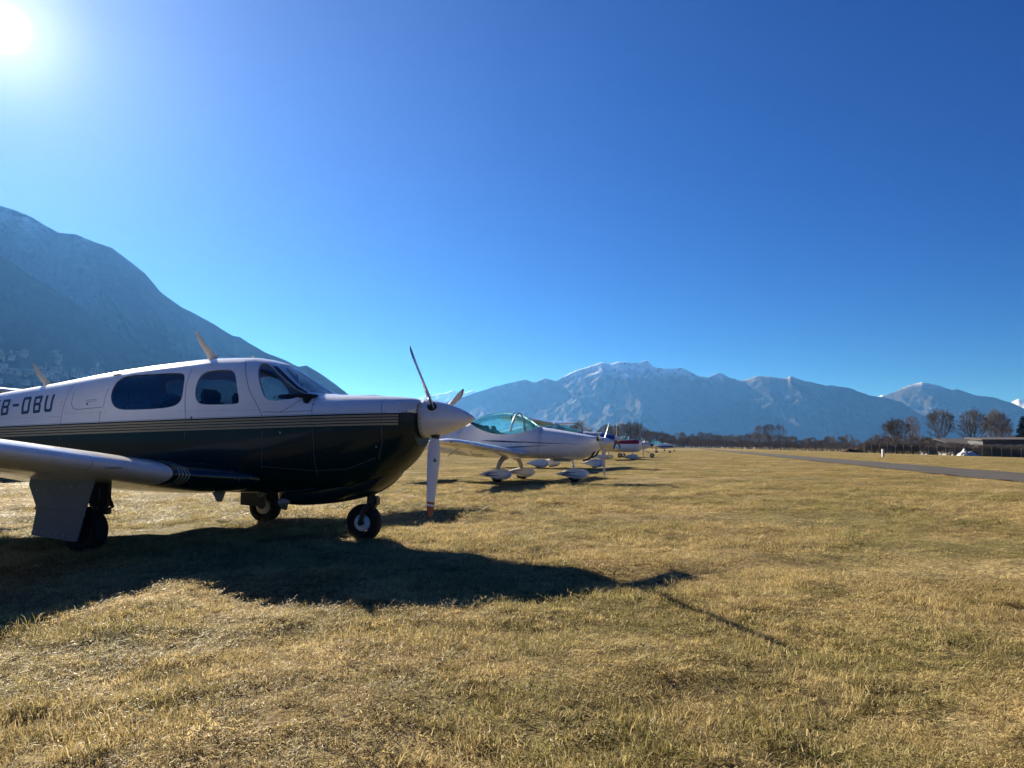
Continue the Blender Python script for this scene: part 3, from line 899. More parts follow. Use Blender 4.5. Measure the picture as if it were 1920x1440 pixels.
# wings
def fg_wing():
    secs = []
    for y, xl, ch, z, tk in ((0.20, 1.02, 2.60, 0.60, 0.115), (0.50, 0.98, 2.50, 0.605, 0.118), (0.62, 0.86, 2.36, 0.615, 0.122), (0.75, 0.69, 2.16, 0.63, 0.13), (0.88, 0.565, 2.0, 0.645, 0.138), (1.0, 0.50, 1.90, 0.66, 0.143), (1.12, 0.475, 1.84, 0.675, 0.145), (1.6, 0.46, 1.74, 0.738, 0.145), (2.6, 0.44, 1.53, 0.862, 0.143), (3.6, 0.42, 1.32, 0.982, 0.14), (4.6, 0.38, 1.12, 1.10, 0.135), (5.1, 0.33, 0.98, 1.16, 0.13), (5.35, 0.25, 0.80, 1.19, 0.12), (5.46, 0.10, 0.45, 1.20, 0.10)):
        secs.append((y, xl, ch, z, tk, 0.012, 1.5))
    return wing_geo(secs, n=26)
g = fg_wing()
for sd in (1, -1):
    gg = g if sd == 1 else mirror_geo(g)
    w_ = part("wing", gg, M_wing, fg, 50)
    tip = (0.22, sd * 5.40, 1.19)
    part("nav_light", lathe_geo([(0, -.05), (.03, -.02), (.03, .03), (0, .06)], 'y', 12, tip), M_metal, w_)
    part("flap_bracket", plate_geo([(-1.10, 0.66), (-1.30, 0.56), (-1.42, 0.56), (-1.46, 0.70)], sd * 1.9 - 0.015, sd * 1.9 + 0.015), M_cream, w_)
    part("step_bracket", plate_geo([(0.40, 0.47), (0.46, 0.375), (0.50, 0.375), (0.54, 0.47)], sd * 0.36 - 0.012, sd * 0.36 + 0.012), M_metal, w_)
    part("stall_strip", box_geo((0.475, sd * 1.75, 0.735), (0.02, 0.16, 0.012), None, 0.003), M_metal, w_)
# tail
part("tail_fin", wing_geo([(1.18, -3.75, 1.45, 0, .09, 0, 0), (1.6, -4.0, 1.15, 0, .09, 0, 0), (2.45, -4.12, 0.75, 0, .08, 0, 0), (2.54, -4.2, 0.6, 0, .06, 0, 0)], True), M_white, fg, 50)
for sd in (1, -1):
    gg = wing_geo([(0.03, -3.95, 1.0, 1.2, .09, 0, 0), (1.7, -4.05, 0.72, 1.2, .08, 0, 0), (1.79, -4.15, 0.5, 1.2, .06, 0, 0)])
    part("tailplane", gg if sd == 1 else mirror_geo(gg), M_white, fg, 50)
# antennas
def fin_antenna(x0, x1, z, xt, zt):
    V = []
    for xa, xb, zz, th in ((x0, x1, z - 0.03, 0.014), (x0 - 0.02, x1 - 0.03, z + 0.04, 0.011), ((x0 * .45 + xt * .55) - 0.02, (x1 * .45 + xt * .55), z * .45 + zt * .55, 0.008), (xt - 0.012, xt + 0.018, zt, 0.004)):
        V += [(xa, 0, zz), ((xa + xb) / 2, th, zz), (xb, 0, zz), ((xa + xb) / 2, -th, zz)]
    Fc = [(i * 4 + k, i * 4 + (k + 1) % 4, i * 4 + 4 + (k + 1) % 4, i * 4 + 4 + k) for i in range(3) for k in range(4)] + [(3, 2, 1, 0), (12, 13, 14, 15)]
    return V, Fc
part("antenna", fin_antenna(0.06, 0.19, 1.79, -0.11, 2.10), M_cream, fg, 60)
part("antenna", fin_antenna(-1.98, -1.86, 1.555, -2.14, 1.82), M_cream, fg, 60)
part("beacon", lathe_geo([(0, 0), (.022, 0), (.02, .018), (0, .03)], 'z', 14, (0.62, -0.06, 1.785)), M_metal, fg)
part("cabin_vent", box_geo((-0.80, -0.28, 1.64), (0.10, 0.035, 0.014), None, 0.005), M_metal, fg)

# landing gear
ns = part("nose_strut", join_geo([tube_geo([(1.90, 0, 0.60), (1.885, 0, 0.42)], 0.045, 14), tube_geo([(1.885, 0, 0.46), (1.87, 0, 0.33)], 0.028, 12),
      box_geo((1.915, 0, 0.385), (0.10, 0.10, 0.09), None, 0.012), tube_geo([(1.93, -0.05, 0.44), (1.955, -0.05, 0.36), (1.92, -0.05, 0.30)], 0.014, 8),
      tube_geo([(1.885, -0.10, 0.335), (1.855, -0.105, 0.285), (1.825, -0.10, 0.19)], [0.028, 0.026, 0.022], 10), tube_geo([(1.885, 0.10, 0.335), (1.855, 0.105, 0.285), (1.825, 0.10, 0.19)], [0.028, 0.026, 0.022], 10),
      tube_geo([(1.885, -0.10, 0.335), (1.885, 0.10, 0.335)], 0.026, 10), tube_geo([(1.825, -0.105, 0.178), (1.825, 0.105, 0.178)], 0.026, 12)]), M_black, fg)
nw = part("wheel", tyre_geo(0.178, 0.155, (1.82, 0, 0.176)), M_rubber, fg)
part("wheel_hub", hub_geo(0.082, 0.125, (1.82, 0, 0.178)), M_white, nw)
for sd in (-1, 1):
    Y = sd * 1.395
    part("main_strut", join_geo([tube_geo([(0.02, Y, 0.64), (0.02, Y, 0.36)], 0.04, 12), tube_geo([(0.02, Y - sd * .02, 0.40), (-0.06, Y - sd * 0.10, 0.30), (-0.09, Y - sd * 0.10, 0.20)], 0.03, 10),
          tube_geo([(0.10, Y, 0.60), (0.17, Y, 0.40), (0.05, Y, 0.34)], 0.015, 8), box_geo((0.06, Y, 0.36), (0.16, 0.07, 0.05), None, 0.01),
          tube_geo([(-0.09, Y - sd * 0.11, 0.195), (-0.09, Y + sd * .07, 0.195)], 0.03, 10), box_geo((0.045, Y, 0.55), (0.17, 0.09, 0.34), None, 0.02)]), M_black, fg)
    w_ = part("wheel", tyre_geo(0.20, 0.165, (-0.09, Y, 0.197)), M_rubber, fg)
    part("wheel_hub", hub_geo(0.095, 0.145, (-0.09, Y, 0.197)), M_cream if sd > 0 else M_dark, w_)  # near hub coloured dark to stand in for the shade behind its door
    dr = part("gear_door", plate_geo([(-0.41, 0.70), (-0.445, 0.59), (-0.355, 0.40), (-0.395, 0.175), (0.055, 0.13), (0.115, 0.36), (0.215, 0.66), (0.235, 0.72)], Y + sd * 0.235, Y + sd * 0.247), M_grey, fg)
    part("door_stiffener", join_geo([box_geo((-0.12, Y + sd * 0.2505, 0.375), (0.50, 0.006, 0.022), Matrix.Rotation(math.radians(5), 3, 'Y'), 0.002)]), M_grey, dr)
    tag(part("door_rivets", join_geo([lathe_geo([(0, -.002), (.006, -.002), (.004, .003), (0, .003)], 'y', 8, (-0.36 + 0.07 * k, Y + sd * 0.2485, 0.205 - 0.006 * k)) for k in range(6)] + [lathe_geo([(0, -.002), (.006, -.002), (.004, .003), (0, .003)], 'y', 8, (-0.36 + 0.085 * k, Y + sd * 0.2485, 0.545 + 0.006 * k)) for k in range(6)]), M_metal, dr), kind="stuff")
    part("brake_line", tube_geo([(0.06, Y + sd * .03, 0.62), (0.085, Y + sd * .05, 0.48), (0.05, Y + sd * .07, 0.34), (0.03, Y - sd * .08, 0.24)], 0.007, 6), M_black, fg)
    part("door_hinge", tube_geo([(-0.1, Y + sd * 0.236, 0.5), (0.0, Y, 0.42)], 0.012, 6), M_black, dr)
    if sd > 0: part("inner_gear_door", plate_geo([(-0.15, 0.50), (-0.15, 0.24), (0.17, 0.22), (0.17, 0.50)], Y - sd * 0.42, Y - sd * 0.43), M_black, fg)

# ------------------------------------------------------------------ the other aircraft
def canopy_aircraft(spec):
    """fuselage whose upper part inside [ca, cb] above the sill is a glass canopy"""
    B = Body(spec["stations"]); ca, cb = spec["canopy"]
    sill_pts = spec["sill"]
    n1 = spec.get("n1", 12); n2 = spec.get("n2", 14)
    root = empty("light_aircraft", spec["loc"], spec["rot"])
    tag(root, spec["label"], "airplane", "aircraft parked in a row on the grass")
    xs = np.unique(np.concatenate([np.linspace(B.x0, ca, 16), np.linspace(ca, cb, 26), np.linspace(cb, B.x1, 18)]))
    V = []; Fc = []; mi = []; GV = []; GF = []; gk = 0
    ring = 2 * (n1 + n2)
    for x in xs:
        zt, zb, w, zm, pt, pb = B.sec(x)
        inr = ca < x < cb
        zs = float(pchip([p_[0] for p_ in sill_pts], [p_[1] for p_ in sill_pts], x)) if ca <= x <= cb else zm + 0.55 * (zt - zm)
        zs = min(zs, zt - 0.003)
        u = (zs - zm) / (zt - zm) if zs > zm else (zs - zm) / (zm - zb)
        p = pt if zs > zm else pb
        th = math.copysign(math.asin(min(1, abs(u) ** (p / 2))), u)
        low = [B.pt(x, -math.pi / 2 + (th + math.pi / 2) * k / n1) for k in range(n1)]      # bottom -> sill, +y side
        upp = [B.pt(x, th + (math.pi / 2 - th) * k / n2) for k in range(n2)]               # sill -> top, +y side
        topp = B.pt(x, math.pi / 2)
        if inr:
            GV += [upp[k] for k in range(n2)] + [topp] + [(q[0], -q[1], q[2]) for q in reversed(upp)]; gk += 1
            ys = upp[0][1]
            dip = 0.32 * min(1, (x - ca) / 0.35, (cb - x) / 0.25)
            dk = [(x, ys * (1 - k / n2), zs - dip * min(1, 3 * k / n2)) for k in range(n2)]
            tp = (x, 0, zs - dip)
        else:
            dk = upp; tp = topp
        full = low + dk + [tp] + [(q[0], -q[1], q[2]) for q in reversed(dk)] + [(q[0], -q[1], q[2]) for q in reversed(low[1:])]
        V += full
    m = len(full)
    for i in range(len(xs) - 1):
        a_in = ca <= xs[i] and xs[i + 1] <= cb
        for k in range(m):
            a = i * m + k; b = i * m + (k + 1) % m
            Fc.append((a, b, b + m, a + m))
            mi.append(1 if (a_in and n1 <= k < n1 + 2 * n2) else 0)
    Fc.append(tuple(range(m - 1, -1, -1))); mi.append(0)
    Fc.append(tuple((len(xs) - 1) * m + k for k in range(m))); mi.append(0)
    me = mesh_from("fuselage", V, Fc); fz = link("fuselage", me, [spec["paint"], M_dark], root)
    me.polygons.foreach_set("material_index", mi); fix_normals(me); sharp(me, 40)
    gm = 2 * n2 + 1
    # close the glass at both ends on the fuselage sections
    for i in range(gk - 1):
        for k in range(gm - 1):
            a = i * gm + k
            GF.append((a, a + 1, a + 1 + gm, a + gm))
    cn = part("canopy", (GV, GF), spec.get("glass", M_teal), root, 60)
    # frame hoops and sill rail
    for hx in spec.get("hoops", ()):
        zs = float(pchip([p_[0] for p_ in sill_pts], [p_[1] for p_ in sill_pts], hx[0]))
        zt, zb, w, zm, pt, pb = B.sec(hx[0])
        path = []
        for k in range(25):
            ph = math.pi * k / 24
            q = B.pt(hx[0], ph)
            if q[2] < zs: continue
            lean = hx[1] * (q[2] - zs)
            path.append((q[0] + lean, q[1] * 1.004, q[2] + 0.003 - 0.02 * abs(lean)))
        if len(path) > 3: part("canopy_frame", tube_geo(path, hx[2], 8), spec.get("frame", M_white), cn)
    for sd in (1, -1):
        xr = np.linspace(ca + 0.02, cb - 0.02, 26)
        path = [(x, sd * (B.y(x, min(zq, B.sec(x)[0] - .004)) + 0.002), zq) for x, zq in ((x, float(pchip([p_[0] for p_ in sill_pts], [p_[1] for p_ in sill_pts], x))) for x in xr)]
        part("canopy_rail", tube_geo(path, 0.012, 6), spec.get("rail", M_white), cn)
    for sy in (-0.24, 0.24):
        sx = spec.get("seat_x", -0.35); sz = spec.get("seat_z", 1.12)
        st = part("seat", join_geo([box_geo((sx, sy, sz), (0.12, 0.4, 0.52), Matrix.Rotation(math.radians(-22), 3, 'Y'), 0.03), box_geo((sx + 0.25, sy, sz - 0.22), (0.45, 0.4, 0.10), None, 0.03)]), spec.get("seat_mat", M_dark), root)
        part("headrest", box_geo((sx - 0.12, sy, sz + 0.30), (0.07, 0.22, 0.14), Matrix.Rotation(math.radians(-20), 3, 'Y'), 0.02), spec.get("seat_mat", M_dark), st)
    # wings
    g = wing_geo([(y, xl, c_, z, tk, 0.02, spec.get("twist", 2.0)) for y, xl, c_, z, tk in spec["wing"]], n=16)
    for sd in (1, -1):
        w_ = part("wing", g if sd == 1 else mirror_geo(g), spec.get("wing_paint", M_white), root, 50)
        y, xl, c_, z, tk = spec["wing"][-2]
        part("nav_light", lathe_geo([(0, -.02), (.025, -.02), (.03, .0), (.02, .03), (0, .035)], 'x', 12, (xl - c_ * 0.03, sd * (y + 0.005), z)), M_metal, w_)
    if "strut" in spec:
        for sd in (1, -1):
            a_, b_ = spec["strut"]
            part("wing_strut", tube_geo([(a_[0], sd * a_[1], a_[2]), (b_[0], sd * b_[1], b_[2])], 0.028, 8), M_white, root)
    tx, tz, th_ = spec["tail"]
    part("tail_fin", wing_geo([(tz - 0.1, tx + 0.9, 1.0, 0, .09, 0, 0), (tz + 0.3, tx + 0.55, 0.8, 0, .09, 0, 0), (tz + th_, tx + 0.35, 0.5, 0, .08, 0, 0), (tz + th_ + .05, tx + 0.25, 0.32, 0, .06, 0, 0)], True, 10), spec.get("tail_paint", M_white), root, 50)
    for sd in (1, -1):
        gg = wing_geo([(0.03, tx + 0.75, 0.75, tz, .09, 0, 0), (1.2, tx + 0.65, 0.6, tz, .08, 0, 0), (1.27, tx + 0.55, 0.4, tz, .06, 0, 0)], n=10)
        part("tailplane", gg if sd == 1 else mirror_geo(gg), M_white, root, 50)
    # spinner and propeller
    sx0, sx1, sr, sz = spec["spinner"]
    sp_ = part("spinner", spinner_geo(sx0, sx1, sr, sz, 24), spec.get("spinner_mat", M_white), root, 50)
    pr = spec["prop"]
    for k in range(pr["n"]):
        blade(pr["R"], 0.08, pr.get("ch", 0.11), 0.07, pr["mats"], sp_, (sx0 + 0.06, 0, sz), math.pi + math.radians(pr["a"]) + k * 2 * math.pi / pr["n"], pitch0=36, pitch1=22, n=8)
    # gear
    def spat(c_, L_, h_, wd):
        S = Body([(-L_ * .58, h_ * .04, -h_ * .04, .006, 0, 2, 2), (-L_ * .42, h_ * .22, -h_ * .14, wd * .22, 0, 2, 2), (-L_ * .2, h_ * .42, -h_ * .32, wd * .40, 0, 2.1, 2.3), (0.0, h_ * .52, -h_ * .48, wd * .5, 0, 2.2, 2.6), (L_ * .2, h_ * .50, -h_ * .46, wd * .5, 0, 2.2, 2.6), (L_ * .34, h_ * .36, -h_ * .30, wd * .38, 0, 2.1, 2.3), (L_ * .42, h_ * .06, -h_ * .04, wd * .08, 0, 2, 2)])
        v, f = S.loft(np.concatenate([np.linspace(-L_ * .58, L_ * .3, 12), L_ * np.array([.33, .36, .385, .405, .415, .42])]), 20)
        return [(q[0] + c_[0], q[1] + c_[1], q[2] + c_[2]) for q in v], f, S
    tr = spec["track"]; wr = spec.get("wheel_r", 0.17)
    for (gx, gy) in ((0.0, tr), (0.0, -tr), (spec["nose_x"], 0.0)):
        nose = gy == 0.0
        if nose:
            a_ = spec["nose_top"]
            lg = part("nose_leg", join_geo([tube_geo([(a_[0], 0, a_[1]), (gx, 0, wr + 0.1)], spec.get("leg_r", 0.026), 10), tube_geo([(a_[0] * .45 + gx * .55, 0, a_[1] * .45 + .55 * (wr + .1)), (a_[0] * .3 + gx * .7, 0, a_[1] * .3 + .7 * (wr + .1))], spec.get("leg_r", 0.026) * 1.35, 10)]), spec.get("leg_mat", M_white), root)
        else:
            sd = 1 if gy > 0 else -1; lx, ly, lz = spec["leg_top"]
            path = []
            for k in range(9):
                u = k / 8
                path.append((lx * (1 - u) + gx * u, sd * (ly + (tr - ly) * math.sin(u * math.pi / 2) ** 0.9), lz + (wr + 0.05 - lz) * (1 - math.cos(u * math.pi / 2)) ** 0.8))
            lg = part("main_leg", tube_geo(path, [0.075 - 0.03 * k / 8 for k in range(9)], 10, True, 0.35 if spec.get("flat_leg") else 1.0), spec.get("leg_mat", M_cream), root)
        w_ = part("wheel", tyre_geo(wr, 0.12, (gx, gy, wr)), M_rubber, root)
        part("wheel_hub", hub_geo(wr * .5, 0.10, (gx, gy, wr)), M_white, w_)
        if spec.get("spats", True):
            L_, h_, wd = spec.get("spat", (0.85, 0.27, 0.19))
            v, f, S = spat((gx + 0.02, gy, wr + 0.03), L_, h_, wd)
            so = part("wheel_spat", (v, f), spec.get("spat_mat", M_white), root, 50)
            if spec.get("spat_stripe"):
                for sd in (-1, 1):
                    for (x0, x1, z0, z1) in ((-.44, .02, .01, .05), (-.46, .06, -.02, -.02)):
                        pl = [(x0 + 0.04, z0 + 0.004), (x0 + 0.2, (z0 + z1) / 2 + 0.026), (x1, z1 + 0.003), (x1 + 0.03, z1 - 0.004), (x0 + 0.2, (z0 + z1) / 2 - 0.012)]
                        dv, df = decal_geo(S, pl, sd, 0.002)
                        part("spat_stripe", ([(q[0] + gx + .02, q[1] + gy, q[2] + wr + .03) for q in dv], df), spec["spat_stripe"], so, 80)
    return root, B

def stripe_decal(B, root, x0, x1, z0, z1, w0, w1, mat, k=14, name="stripe"):
    for sd in (-1, 1):
        up = []; lo = []
        for i in range(k + 1):
            u = i / k; x = x0 + (x1 - x0) * u; z = z0 + (z1 - z0) * u; w = (w0 + (w1 - w0) * u) * min(1.0, 0.05 + 5 * u)
            up.append((x, z + w / 2)); lo.append((x, z - w / 2))
        V = [(x, sd * (B.y(x, z) + .003), z) for x, z in up + lo]
        n_ = k + 1
        part(name, (V, [(i, i + 1, i + 1 + n_, i + n_) for i in range(k)]), mat, root, 80)

M_purple = paint("purple_stripe", (0.022, 0.014, 0.11), 0.3, 0.3, 0.02)
M_wblade = blade_paint("white_blade", (0.62, 0.62, 0.62), ())
M_gblade = blade_paint("dark_blade", (0.03, 0.03, 0.032), (), True)
M_silver = paint("silver_blue_paint", (0.42, 0.46, 0.52), 0.25, 0.5)

# second aircraft: white low-wing with teal bubble canopy
p2_, B2 = canopy_aircraft(dict(
    label="white low-wing aircraft with teal bubble canopy and purple pinstripes, second in the row",
    loc=(-0.05, 20.53, 0.0), rot=math.radians(-21), paint=M_white, glass=M_teal,
    stations=[(-3.9,1.20,1.0,.05,1.1,2,2),(-3.0,1.30,.88,.17,1.05,2,2.2),(-2.2,1.40,.76,.30,1.0,2.1,2.4),(-1.6,1.50,.69,.41,.98,2.2,2.6),(-1.15,1.60,.645,.48,.97,2.2,2.8),(-.72,1.755,.62,.53,.97,2.2,3),(-.18,1.835,.61,.56,.97,2.2,3),(.28,1.77,.60,.56,.97,2.2,3),(.5,1.665,.60,.56,.97,2.2,3),(.77,1.48,.595,.55,.96,2.3,3),(.95,1.415,.59,.54,.96,2.4,3),(1.3,1.355,.59,.52,.96,2.4,2.9),(1.7,1.285,.585,.47,.96,2.4,2.7),(2.0,1.23,.60,.40,.97,2.3,2.5),(2.25,1.185,.68,.31,.99,2.2,2.3),(2.42,1.145,.81,.21,1.0,2.1,2.1),(2.47,1.12,.88,.15,1.01,2,2)],
    canopy=(-1.2, 0.93), sill=[(-1.2,1.585),(-.96,1.49),(-.68,1.36),(-.38,1.265),(-.07,1.22),(.22,1.215),(.52,1.26),(.75,1.345),(.93,1.418)],
    hoops=[(0.20, 0.12, 0.030)],
    wing=[(0.25,.62,1.75,.70,.13),(0.55,.60,1.62,.72,.13),(0.8,.52,1.45,.745,.13),(1.6,.50,1.30,.815,.165),(2.8,.48,1.12,.905,.17),(3.7,.46,1.0,.97,.165),(4.05,.42,.92,1.0,.15),(4.25,.32,.74,1.01,.13),(4.33,.18,.45,1.015,.10)], twist=0.3,
    tail=(-3.95, 1.18, 0.95), spinner=(2.475, 2.83, 0.135, 1.015), prop=dict(n=3, R=0.88, a=8, mats=[M_wblade, M_wblade], ch=0.12),
    track=0.9, nose_x=1.78, nose_top=(1.72, 0.62), leg_top=(0.0, 0.30, 0.64), spat=(0.88, 0.27, 0.20), spat_stripe=M_purple, seat_x=-0.45, seat_z=1.10, leg_r=0.022))
stripe_decal(B2, p2_, -0.62, 2.0, 1.068, 0.965, 0.055, 0.006, M_purple)
stripe_decal(B2, p2_, 0.12, 1.25, 0.885, 0.945, 0.036, 0.006, M_purple)
part("headset", join_geo([lathe_geo([(.075, -.012), (.09, 0), (.075, .012), (.065, 0), (.075, -.012)], 'y', 18, (0.16, -0.12, 1.70)), lathe_geo([(0, -.03), (.04, -.02), (.04, .02), (0, .03)], 'y', 12, (0.16, -0.16, 1.62))]), M_black, p2_)
part("exhaust_pipe", join_geo([tube_geo([(2.35, -0.12, 0.80), (2.28, -0.16, 0.66), (2.18, -0.16, 0.58), (2.05, -0.15, 0.56)], 0.028, 10), tube_geo([(2.42, 0.05, 0.86), (2.36, 0.05, 0.70), (2.22, 0.05, 0.62)], 0.025, 10)]), M_black, p2_)
part("air_inlet", lathe_geo([(0, -.02), (.075, -.02), (.075, .012), (0, .012)], 'x', 18, (2.445, -0.13, 1.10)), M_black, p2_)
part("belly_scoop", box_geo((1.45, 0, 0.575), (0.5, 0.34, 0.10), None, 0.04), M_metal, p2_)
part("pitot_tube", tube_geo([(-0.1, -2.4, 0.83), (-0.02, -2.4, 0.72), (0.25, -2.4, 0.71)], 0.010, 6), M_metal, p2_)
part("tie_down_rod", tube_geo([(0.10, -3.3, 0.93), (-0.22, -3.35, 0.68)], 0.011, 6), M_metal, p2_)
part("wing_gap_fairing", tube_geo([(0.45, -0.60, 0.80), (-0.2, -0.62, 0.83), (-0.9, -0.55, 0.80)], [0.02, 0.05, 0.015], 8), M_white, p2_)

# third aircraft: high wing, silver-blue cowl
t = NT("silver_over_white"); o_ = t.obj(); sp = t.n("ShaderNodeSeparateXYZ"); t.l(o_, sp.inputs[0])
c_ = t.mix(t.math('MULTIPLY', t.math('GREATER_THAN', sp.outputs[0], 2.55), t.math('GREATER_THAN', sp.outputs[2], 1.22)), (0.42, 0.45, 0.50), (0.03, 0.07, 0.30))
M_p3 = t.done(t.bsdf(dirt(t, o_, c_, 0.08), 0.3, coat=0.5))
HIGH = dict(
    stations=[(-4.0,1.45,1.2,.05,1.33,2,2),(-2.8,1.52,1.0,.16,1.28,2,2.2),(-1.8,1.65,.80,.32,1.2,2.2,2.4),(-.9,1.84,.66,.5,1.15,2.6,2.8),(-.2,1.90,.62,.57,1.12,2.8,3),(.55,1.89,.62,.57,1.12,2.8,3),(.9,1.84,.62,.57,1.12,2.6,3),(1.25,1.72,.63,.55,1.12,2.4,3),(1.6,1.605,.65,.52,1.12,2.4,2.8),(1.8,1.565,.67,.50,1.12,2.4,2.7),(2.4,1.52,.76,.44,1.13,2.4,2.5),(2.8,1.46,.88,.34,1.14,2.3,2.3),(3.05,1.40,1.0,.22,1.18,2.1,2.1),(3.1,1.36,1.08,.14,1.2,2,2)],
    canopy=(-0.55, 1.72), sill=[(-.55,1.86),(-.40,1.55),(-.2,1.36),(.3,1.32),(.9,1.36),(1.3,1.46),(1.55,1.53),(1.72,1.578)],
    hoops=[(0.52, 0.0, 0.028), (-0.3, 0.0, 0.03)],
    wing=[(0.05,.40,1.35,1.93,.13),(0.6,.40,1.35,1.93,.13),(1.6,.39,1.30,1.96,.13),(3.0,.35,1.12,2.01,.125),(3.9,.30,.98,2.05,.12),(4.15,.21,.80,2.06,.10),(4.24,.05,.5,2.065,.08)],
    tail=(-4.05, 1.40, 0.95), spinner=(3.11, 3.37, 0.13, 1.235), prop=dict(n=3, R=0.84, a=62, mats=[M_gblade, M_gblade]),
    track=0.9, nose_x=2.2, nose_top=(2.3, 0.80), leg_top=(0.0, 0.30, 0.66), spat=(0.98, 0.36, 0.24), seat_x=0.05, seat_z=1.05, leg_r=0.03)
p3_, B3 = canopy_aircraft(dict(HIGH, label="high-wing aircraft with silver-blue cowl and white wheel fairings, third in the row, half hidden", loc=(1.44, 33.58, 0.0), rot=math.radians(-20), paint=M_p3))

# fourth aircraft: red, white and blue
t = NT("red_white_blue"); o_ = t.obj(); sp = t.n("ShaderNodeSeparateXYZ"); t.l(o_, sp.inputs[0]); x_, z_ = sp.outputs[0], sp.outputs[2]
ln = t.math('ADD', t.math('MULTIPLY', t.step(x_, -0.8, 1.2), 0.33), 0.78)
red = t.mix(t.math('GREATER_THAN', t.math('ADD', x_, t.math('MULTIPLY', z_, 1.2)), 1.75), (0.02, 0.04, 0.22), (0.28, 0.012, 0.02))
c_ = t.mix(t.math('GREATER_THAN', z_, ln), dirt(t, o_, WHITE, 0.08), red)
c_ = t.mix(t.math('GREATER_THAN', x_, 2.52), c_, dirt(t, o_, WHITE, 0.08))
M_p4 = t.done(t.bsdf(c_, 0.28, coat=0.6))
LOWW = [(0.25,.72,1.55,.72,.13),(0.6,.70,1.45,.74,.13),(1.8,.62,1.25,.84,.13),(3.2,.55,1.05,.95,.12),(4.0,.50,.92,1.01,.12),(4.2,.40,.7,1.03,.10),(4.28,.25,.42,1.035,.08)]
p4_, B4 = canopy_aircraft(dict(
    label="red, white and blue low-wing aircraft with white wheel fairings, fourth in the row", loc=(6.67, 55.4, 0.0), rot=math.radians(-18), paint=M_p4, glass=M_glass,
    stations=[(-3.8,1.15,.95,.05,1.05,2,2),(-2.6,1.24,.80,.22,1.0,2,2.3),(-1.4,1.34,.64,.40,.96,2.2,2.6),(-.2,1.40,.56,.52,.95,2.3,2.8),(.6,1.44,.54,.56,.95,2.3,3),(1.1,1.53,.53,.56,.95,2.3,3),(1.5,1.63,.53,.55,.96,2.2,3),(1.9,1.62,.53,.54,.97,2.2,3),(2.2,1.50,.54,.50,.98,2.3,2.8),(2.4,1.40,.56,.45,.98,2.3,2.6),(2.55,1.34,.64,.36,1.0,2.2,2.4),(2.64,1.28,.80,.24,1.03,2.1,2.2),(2.67,1.22,.92,.15,1.05,2,2)],
    canopy=(0.5, 2.32), sill=[(.5,1.425),(.8,1.38),(1.2,1.37),(1.7,1.38),(2.1,1.40),(2.32,1.435)], hoops=[(1.25, 0.05, 0.03), (1.75, 0.05, 0.025)],
    wing=[(y, x + 0.55, c, z, k) for y, x, c, z, k in LOWW], tail=(-3.85, 1.12, 0.9), spinner=(2.68, 2.98, 0.14, 1.07), prop=dict(n=3, R=0.85, a=-4, mats=[M_wblade, M_wblade]),
    track=0.95, nose_x=1.95, nose_top=(2.0, 0.62), leg_top=(0.15, 0.32, 0.62), leg_mat=M_white, spat=(1.05, 0.36, 0.24), seat_x=0.95, seat_z=1.05))

# fifth to seventh, small in the distance
PLAIN = [(-3.6,1.2,1.0,.05,1.1,2,2),(-2.4,1.3,.86,.22,1.05,2,2.3),(-1.2,1.48,.72,.42,1.0,2.2,2.6),(-.4,1.72,.64,.52,.98,2.2,2.8),(.2,1.78,.62,.55,.98,2.2,3),(.7,1.62,.62,.55,.98,2.2,3),(1.05,1.45,.62,.54,.98,2.3,3),(1.6,1.38,.66,.48,1.0,2.3,2.7),(2.1,1.32,.74,.38,1.02,2.2,2.4),(2.4,1.24,.86,.25,1.05,2.1,2.1),(2.45,1.2,.92,.16,1.06,2,2)]
PS = [(-1.0,1.50),(-.8,1.40),(-.3,1.30),(.3,1.28),(.8,1.34),(1.15,1.428)]
def plain(label, loc, rot, **kw):
    d = dict(stations=PLAIN, canopy=(-1.0, 1.15), sill=PS, hoops=[(0.25, 0.1, 0.03)], label=label, loc=loc, rot=rot, paint=M_white, glass=M_teal, wing=LOWW,
             tail=(-3.65, 1.18, 0.95), spinner=(2.46, 2.74, 0.13, 1.06), prop=dict(n=2, R=0.86, a=70, mats=[M_gblade, M_gblade]), track=0.95, nose_x=2.0, nose_top=(1.75, 0.72), leg_top=(-0.1, 0.35, 0.66), leg_mat=M_white, n1=8, n2=8)
    d.update(kw)
    return canopy_aircraft(d)
t = NT("white_blue_nose"); o_ = t.obj(); sp = t.n("ShaderNodeSeparateXYZ"); t.l(o_, sp.inputs[0])
M_p6 = t.done(t.bsdf(t.mix(t.band(sp.outputs[2], 0.86, 1.06), WHITE, (0.02, 0.05, 0.22)), 0.3, coat=0.5))
M_lblue = paint("blue_trim", (0.03, 0.06, 0.26), 0.3, 0.4, 0.02)
plain("plain white aircraft on bare wheels without fairings, fifth in the row", (9.3, 65.5, float(ground_z(9.3, 65.5))), math.radians(-17), spats=False, nose_x=2.55, nose_top=(1.75, 0.72), spinner_mat=M_lblue, wheel_r=0.19)
plain("distant white aircraft with a broad blue side band, sixth in the row", (22.0, 117.5, float(ground_z(22.0, 117.5))), math.radians(-15), spats=False, paint=M_p6)
plain("tiny farthest white aircraft at the end of the row", (32.0, 162.0, float(ground_z(32.0, 162.0))), math.radians(-12), spats=False, spinner_mat=M_lblue)

# a high-wing aircraft standing behind the foreground one, only its wing top shows
ph_, BH = canopy_aircraft(dict(HIGH, label="white high-wing aircraft at the left edge, only its wing showing behind the foreground aircraft", loc=(-15.9, 25.0, 0.0), rot=math.radians(-16), paint=M_white))
ph_.scale = (1.36, 1.36, 1.36)
part("antenna", tube_geo([(0.25, 0.0, 1.93), (0.25, 0.0, 2.14)], 0.018, 8), M_black, ph_)

